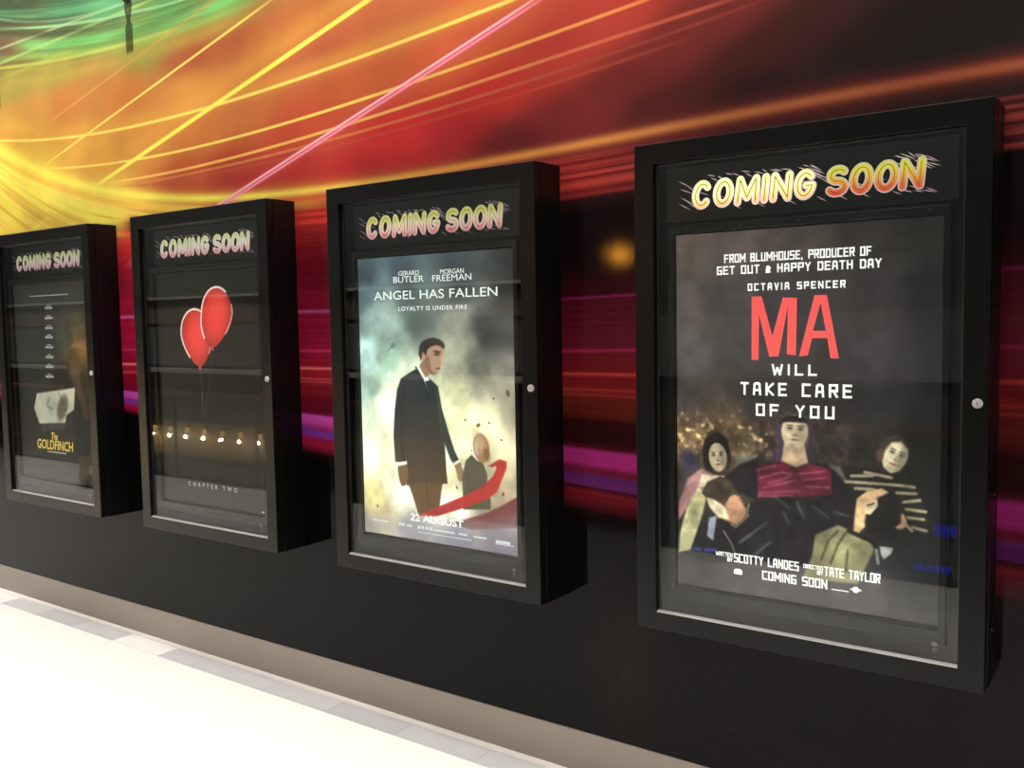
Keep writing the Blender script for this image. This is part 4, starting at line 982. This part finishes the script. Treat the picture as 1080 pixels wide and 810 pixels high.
# blue lit sign on the lower level
m_blue = pmat('blue_led', (30, 20, 160), .5, emis=(40, 25, 255), es=3)
for (a, b, z0, z1, lab) in ((-1.69, -1.17, -2.20, -2.08, 'row of small blue lights low on the far atrium wall'), (-1.42, -1.10, -1.66, -1.46, 'short blue lit sign above the row of blue lights')):
    t = empty('neon_sign', ((a+b)/2, FY, z0)); tag(t, lab, 'neon sign')
    link('backing', boxmesh('backing', a-(a+b)/2-.04, b-(a+b)/2+.04, 0.0, .02, -.03, z1-z0+.03), m_post, t)
    n = 7; w_ = (b-a)/n; rr = random.Random(2)
    for k in range(n):
        xx = a-(a+b)/2+w_*k
        link('tube', boxmesh('tube', xx+.012, xx+w_*.8, .021, .045, .01+rr.uniform(0, .02), z1-z0-rr.uniform(0, .03)), m_blue, t)
# pendant globe whose warm light glints on the laminate
t = empty('pendant_lamp', (-3.45, -6.0, 2.16)); tag(t, 'warm glowing globe pendant hanging beyond the balustrade', 'lamp')
bm = bmesh.new(); bmesh.ops.create_uvsphere(bm, u_segments=24, v_segments=14, radius=.08, matrix=Matrix.Translation((0, 0, .14)))
link('globe', bm_mesh('globe', bm, True), pmat('amber_globe', (255, 200, 100), .4, emis=(255, 165, 50), es=110), t)
bm = bmesh.new(); lathe(bm, [(.05, .20), (.05, .24), (.02, .27)], (0, 0, 0), 16); link('cap', bm_mesh('cap', bm, True), m_post, t)
bm = bmesh.new(); cyl(bm, (0, 0, .26), (0, 0, 1), .006, CEIL_Z-2.16-.26, 8); link('cord', bm_mesh('cord', bm), m_post, t)

# ------------------------------------------------------------------ black clip at the head of the wall, over the dark-marked seam
t = empty('cable_clip', (-2.884, 0, 3.228)); tag(t, 'small black cable clip above the dark mark on the wall seam', 'clip')
link('saddle', boxmesh('saddle', -.026, .026, -.018, 0.0, .002, .09, bev=.004), m_slot, t)
bm = bmesh.new(); cyl(bm, (0, -.012, .04), (0, 0, 1), .012, .8, 12); link('cable', bm_mesh('cable', bm, True), m_slot, t)

# ------------------------------------------------------------------ person standing in the corridor, seen mirrored in the far left case
def skinned(name, verts, edges, radii, mat, parent, root=0, sub=2):
    me = bpy.data.meshes.new(name); me.from_pydata(verts, edges, [])
    o = bpy.data.objects.new(name, me); COL.objects.link(o)
    sk = o.modifiers.new('skin', 'SKIN'); sk.use_smooth_shade = True
    ss = o.modifiers.new('sub', 'SUBSURF'); ss.levels = sub; ss.render_levels = sub
    for v, r_ in zip(me.skin_vertices[0].data, radii):
        v.radius = r_ if isinstance(r_, tuple) else (r_, r_); v.use_root = False
    me.skin_vertices[0].data[root].use_root = True
    dg = bpy.context.evaluated_depsgraph_get(); m2_ = bpy.data.meshes.new_from_object(o.evaluated_get(dg))
    COL.objects.unlink(o); bpy.data.objects.remove(o)
    m2_.name = name
    for p_ in m2_.polygons: p_.use_smooth = True
    return link(name, m2_, mat, parent)
m_skin = pmat('skin', (168, 118, 92), .5, noise=.08, nscale=15)
m_shirt = pmat('black_cotton', (24, 24, 27), .9, noise=.2, nscale=12)
m_short = pmat('charcoal_cotton', (34, 34, 38), .9, noise=.2, nscale=12)
m_sand = pmat('black_leather', (20, 19, 18), .5)
m_sole = pmat('pale_sole', (150, 145, 138), .7)
m_hair = pmat('dark_hair', (28, 22, 18), .6, noise=.3, nscale=60)
pt = empty('person', (-7.62, -2.58, 0)); pt.rotation_euler.z = R(35)
tag(pt, 'person in dark T-shirt and long shorts with strappy sandals, mirrored in the far left case', 'person')
V = [(0,0,.93),(0,.01,1.08),(0,.015,1.25),(0,.01,1.40),(0,0,1.47),(0,-.005,1.53),(0,-.02,1.60),(0,-.02,1.68)]; Ed = [(k, k+1) for k in range(7)]; Ra = [(.15,.105),(.14,.10),(.165,.11),(.13,.085),(.058,.058),(.056,.058),(.078,.092),(.068,.08)]
for s in (-1, 1):
    b0 = len(V); V += [(s*.10,0,.84),(s*.105,-.015,.50),(s*.11,.02,.10),(s*.115,-.02,.05),(s*.125,-.15,.035)]
    Ed += [(0, b0),(b0, b0+1),(b0+1, b0+2),(b0+2, b0+3),(b0+3, b0+4)]; Ra += [.088,.055,.037,(.040,.036),(.040,.018)]
    a0 = len(V); V += [(s*.185,.01,1.385),(s*.225,.03,1.12),(s*.235,-.03,.89),(s*.225,-.05,.82)]
    Ed += [(3, a0),(a0, a0+1),(a0+1, a0+2),(a0+2, a0+3)]; Ra += [.055,.042,.03,(.022,.036)]
    for k, (dy, ln) in enumerate(((-.032,.07),(-.011,.085),(.010,.08),(.030,.065))):
        f0 = len(V); V += [(s*.222,-.05+dy,.785),(s*.212,-.055+dy,.785-ln*.55),(s*.200,-.055+dy,.785-ln)]
        Ed += [(a0+3, f0),(f0, f0+1),(f0+1, f0+2)]; Ra += [.010,.009,.008]
    f0 = len(V); V += [(s*.215,-.092,.805),(s*.205,-.105,.775)]; Ed += [(a0+3, f0),(f0, f0+1)]; Ra += [.011,.009]
body = skinned('body', V, Ed, Ra, m_skin, pt)
sv = [(0,.0,.84),(0,.008,1.06),(0,.015,1.25),(0,.01,1.39)]; se = [(0,1),(1,2),(2,3)]; sr = [(.215,.17),(.20,.155),(.19,.135),(.145,.10)]
for s in (-1, 1):
    a0 = len(sv); sv += [(s*.188,.01,1.39),(s*.215,.02,1.20)]; se += [(3, a0),(a0, a0+1)]; sr += [.068,.062]
skinned('t_shirt', sv, se, sr, m_shirt, pt)
sv = [(0,0,1.04),(0,0,.90)]; se = [(0,1)]; sr = [(.19,.15),(.185,.15)]
for s in (-1, 1):
    a0 = len(sv); sv += [(s*.10,0,.82),(s*.107,-.012,.50),(s*.11,-.005,.32)]; se += [(1, a0),(a0, a0+1),(a0+1, a0+2)]; sr += [.105,.09,.085]
skinned('shorts', sv, se, sr, m_short, pt)
for s in (-1, 1):
    bm = bmesh.new(); box(bm, s*.122-.046, s*.122+.046, -.20, .065, 0.002, .024, bev=.009); so = link('sandal', bm_mesh('sandal', bm), m_sole, pt)
    bm = bmesh.new()
    for y in (-.145, -.09, -.03):
        h = .05 + (y+.145)*.3
        pr_ = [(-.048, .02), (-.040, h), (0, h+.016), (.040, h), (.048, .02)]
        for (a, b), (c, d) in zip(pr_, pr_[1:]):
            q = [bm.verts.new((s*.12+a, y-.016, b)), bm.verts.new((s*.12+c, y-.016, d)), bm.verts.new((s*.12+c, y+.016, d)), bm.verts.new((s*.12+a, y+.016, b))]; bm.faces.new(q)
    me_ = bm_mesh('strap', bm); ob_ = link('strap', me_, m_sand, so)
    md = ob_.modifiers.new('thick', 'SOLIDIFY'); md.thickness = .006
bm = bmesh.new(); bmesh.ops.create_uvsphere(bm, u_segments=20, v_segments=12, radius=1, matrix=Matrix.Translation((0, 0, 0)))
for v in bm.verts:
    c = v.co; z = max(c.z, -.45 if c.y > 0 else .12)
    v.co = Vector((c.x*.085, (c.y*.103 if c.y > 0 else c.y*.088)+.002, 1.675+z*.092))
link('hair', bm_mesh('hair', bm, True), m_hair, pt)
for s in (-1, 1):
    bm = bmesh.new(); bmesh.ops.create_uvsphere(bm, u_segments=8, v_segments=6, radius=.011, matrix=Matrix.Translation((s*.03, -.098, 1.635)))
    link('eye', bm_mesh('eye', bm, True), m_slot, pt)
bm = bmesh.new(); bmesh.ops.create_cone(bm, cap_ends=True, segments=8, radius1=.016, radius2=.006, depth=.05, matrix=Matrix.Translation((0, -.112, 1.605)) @ Matrix.Rotation(R(14), 4, 'X'))
link('nose', bm_mesh('nose', bm, True), m_skin, pt)
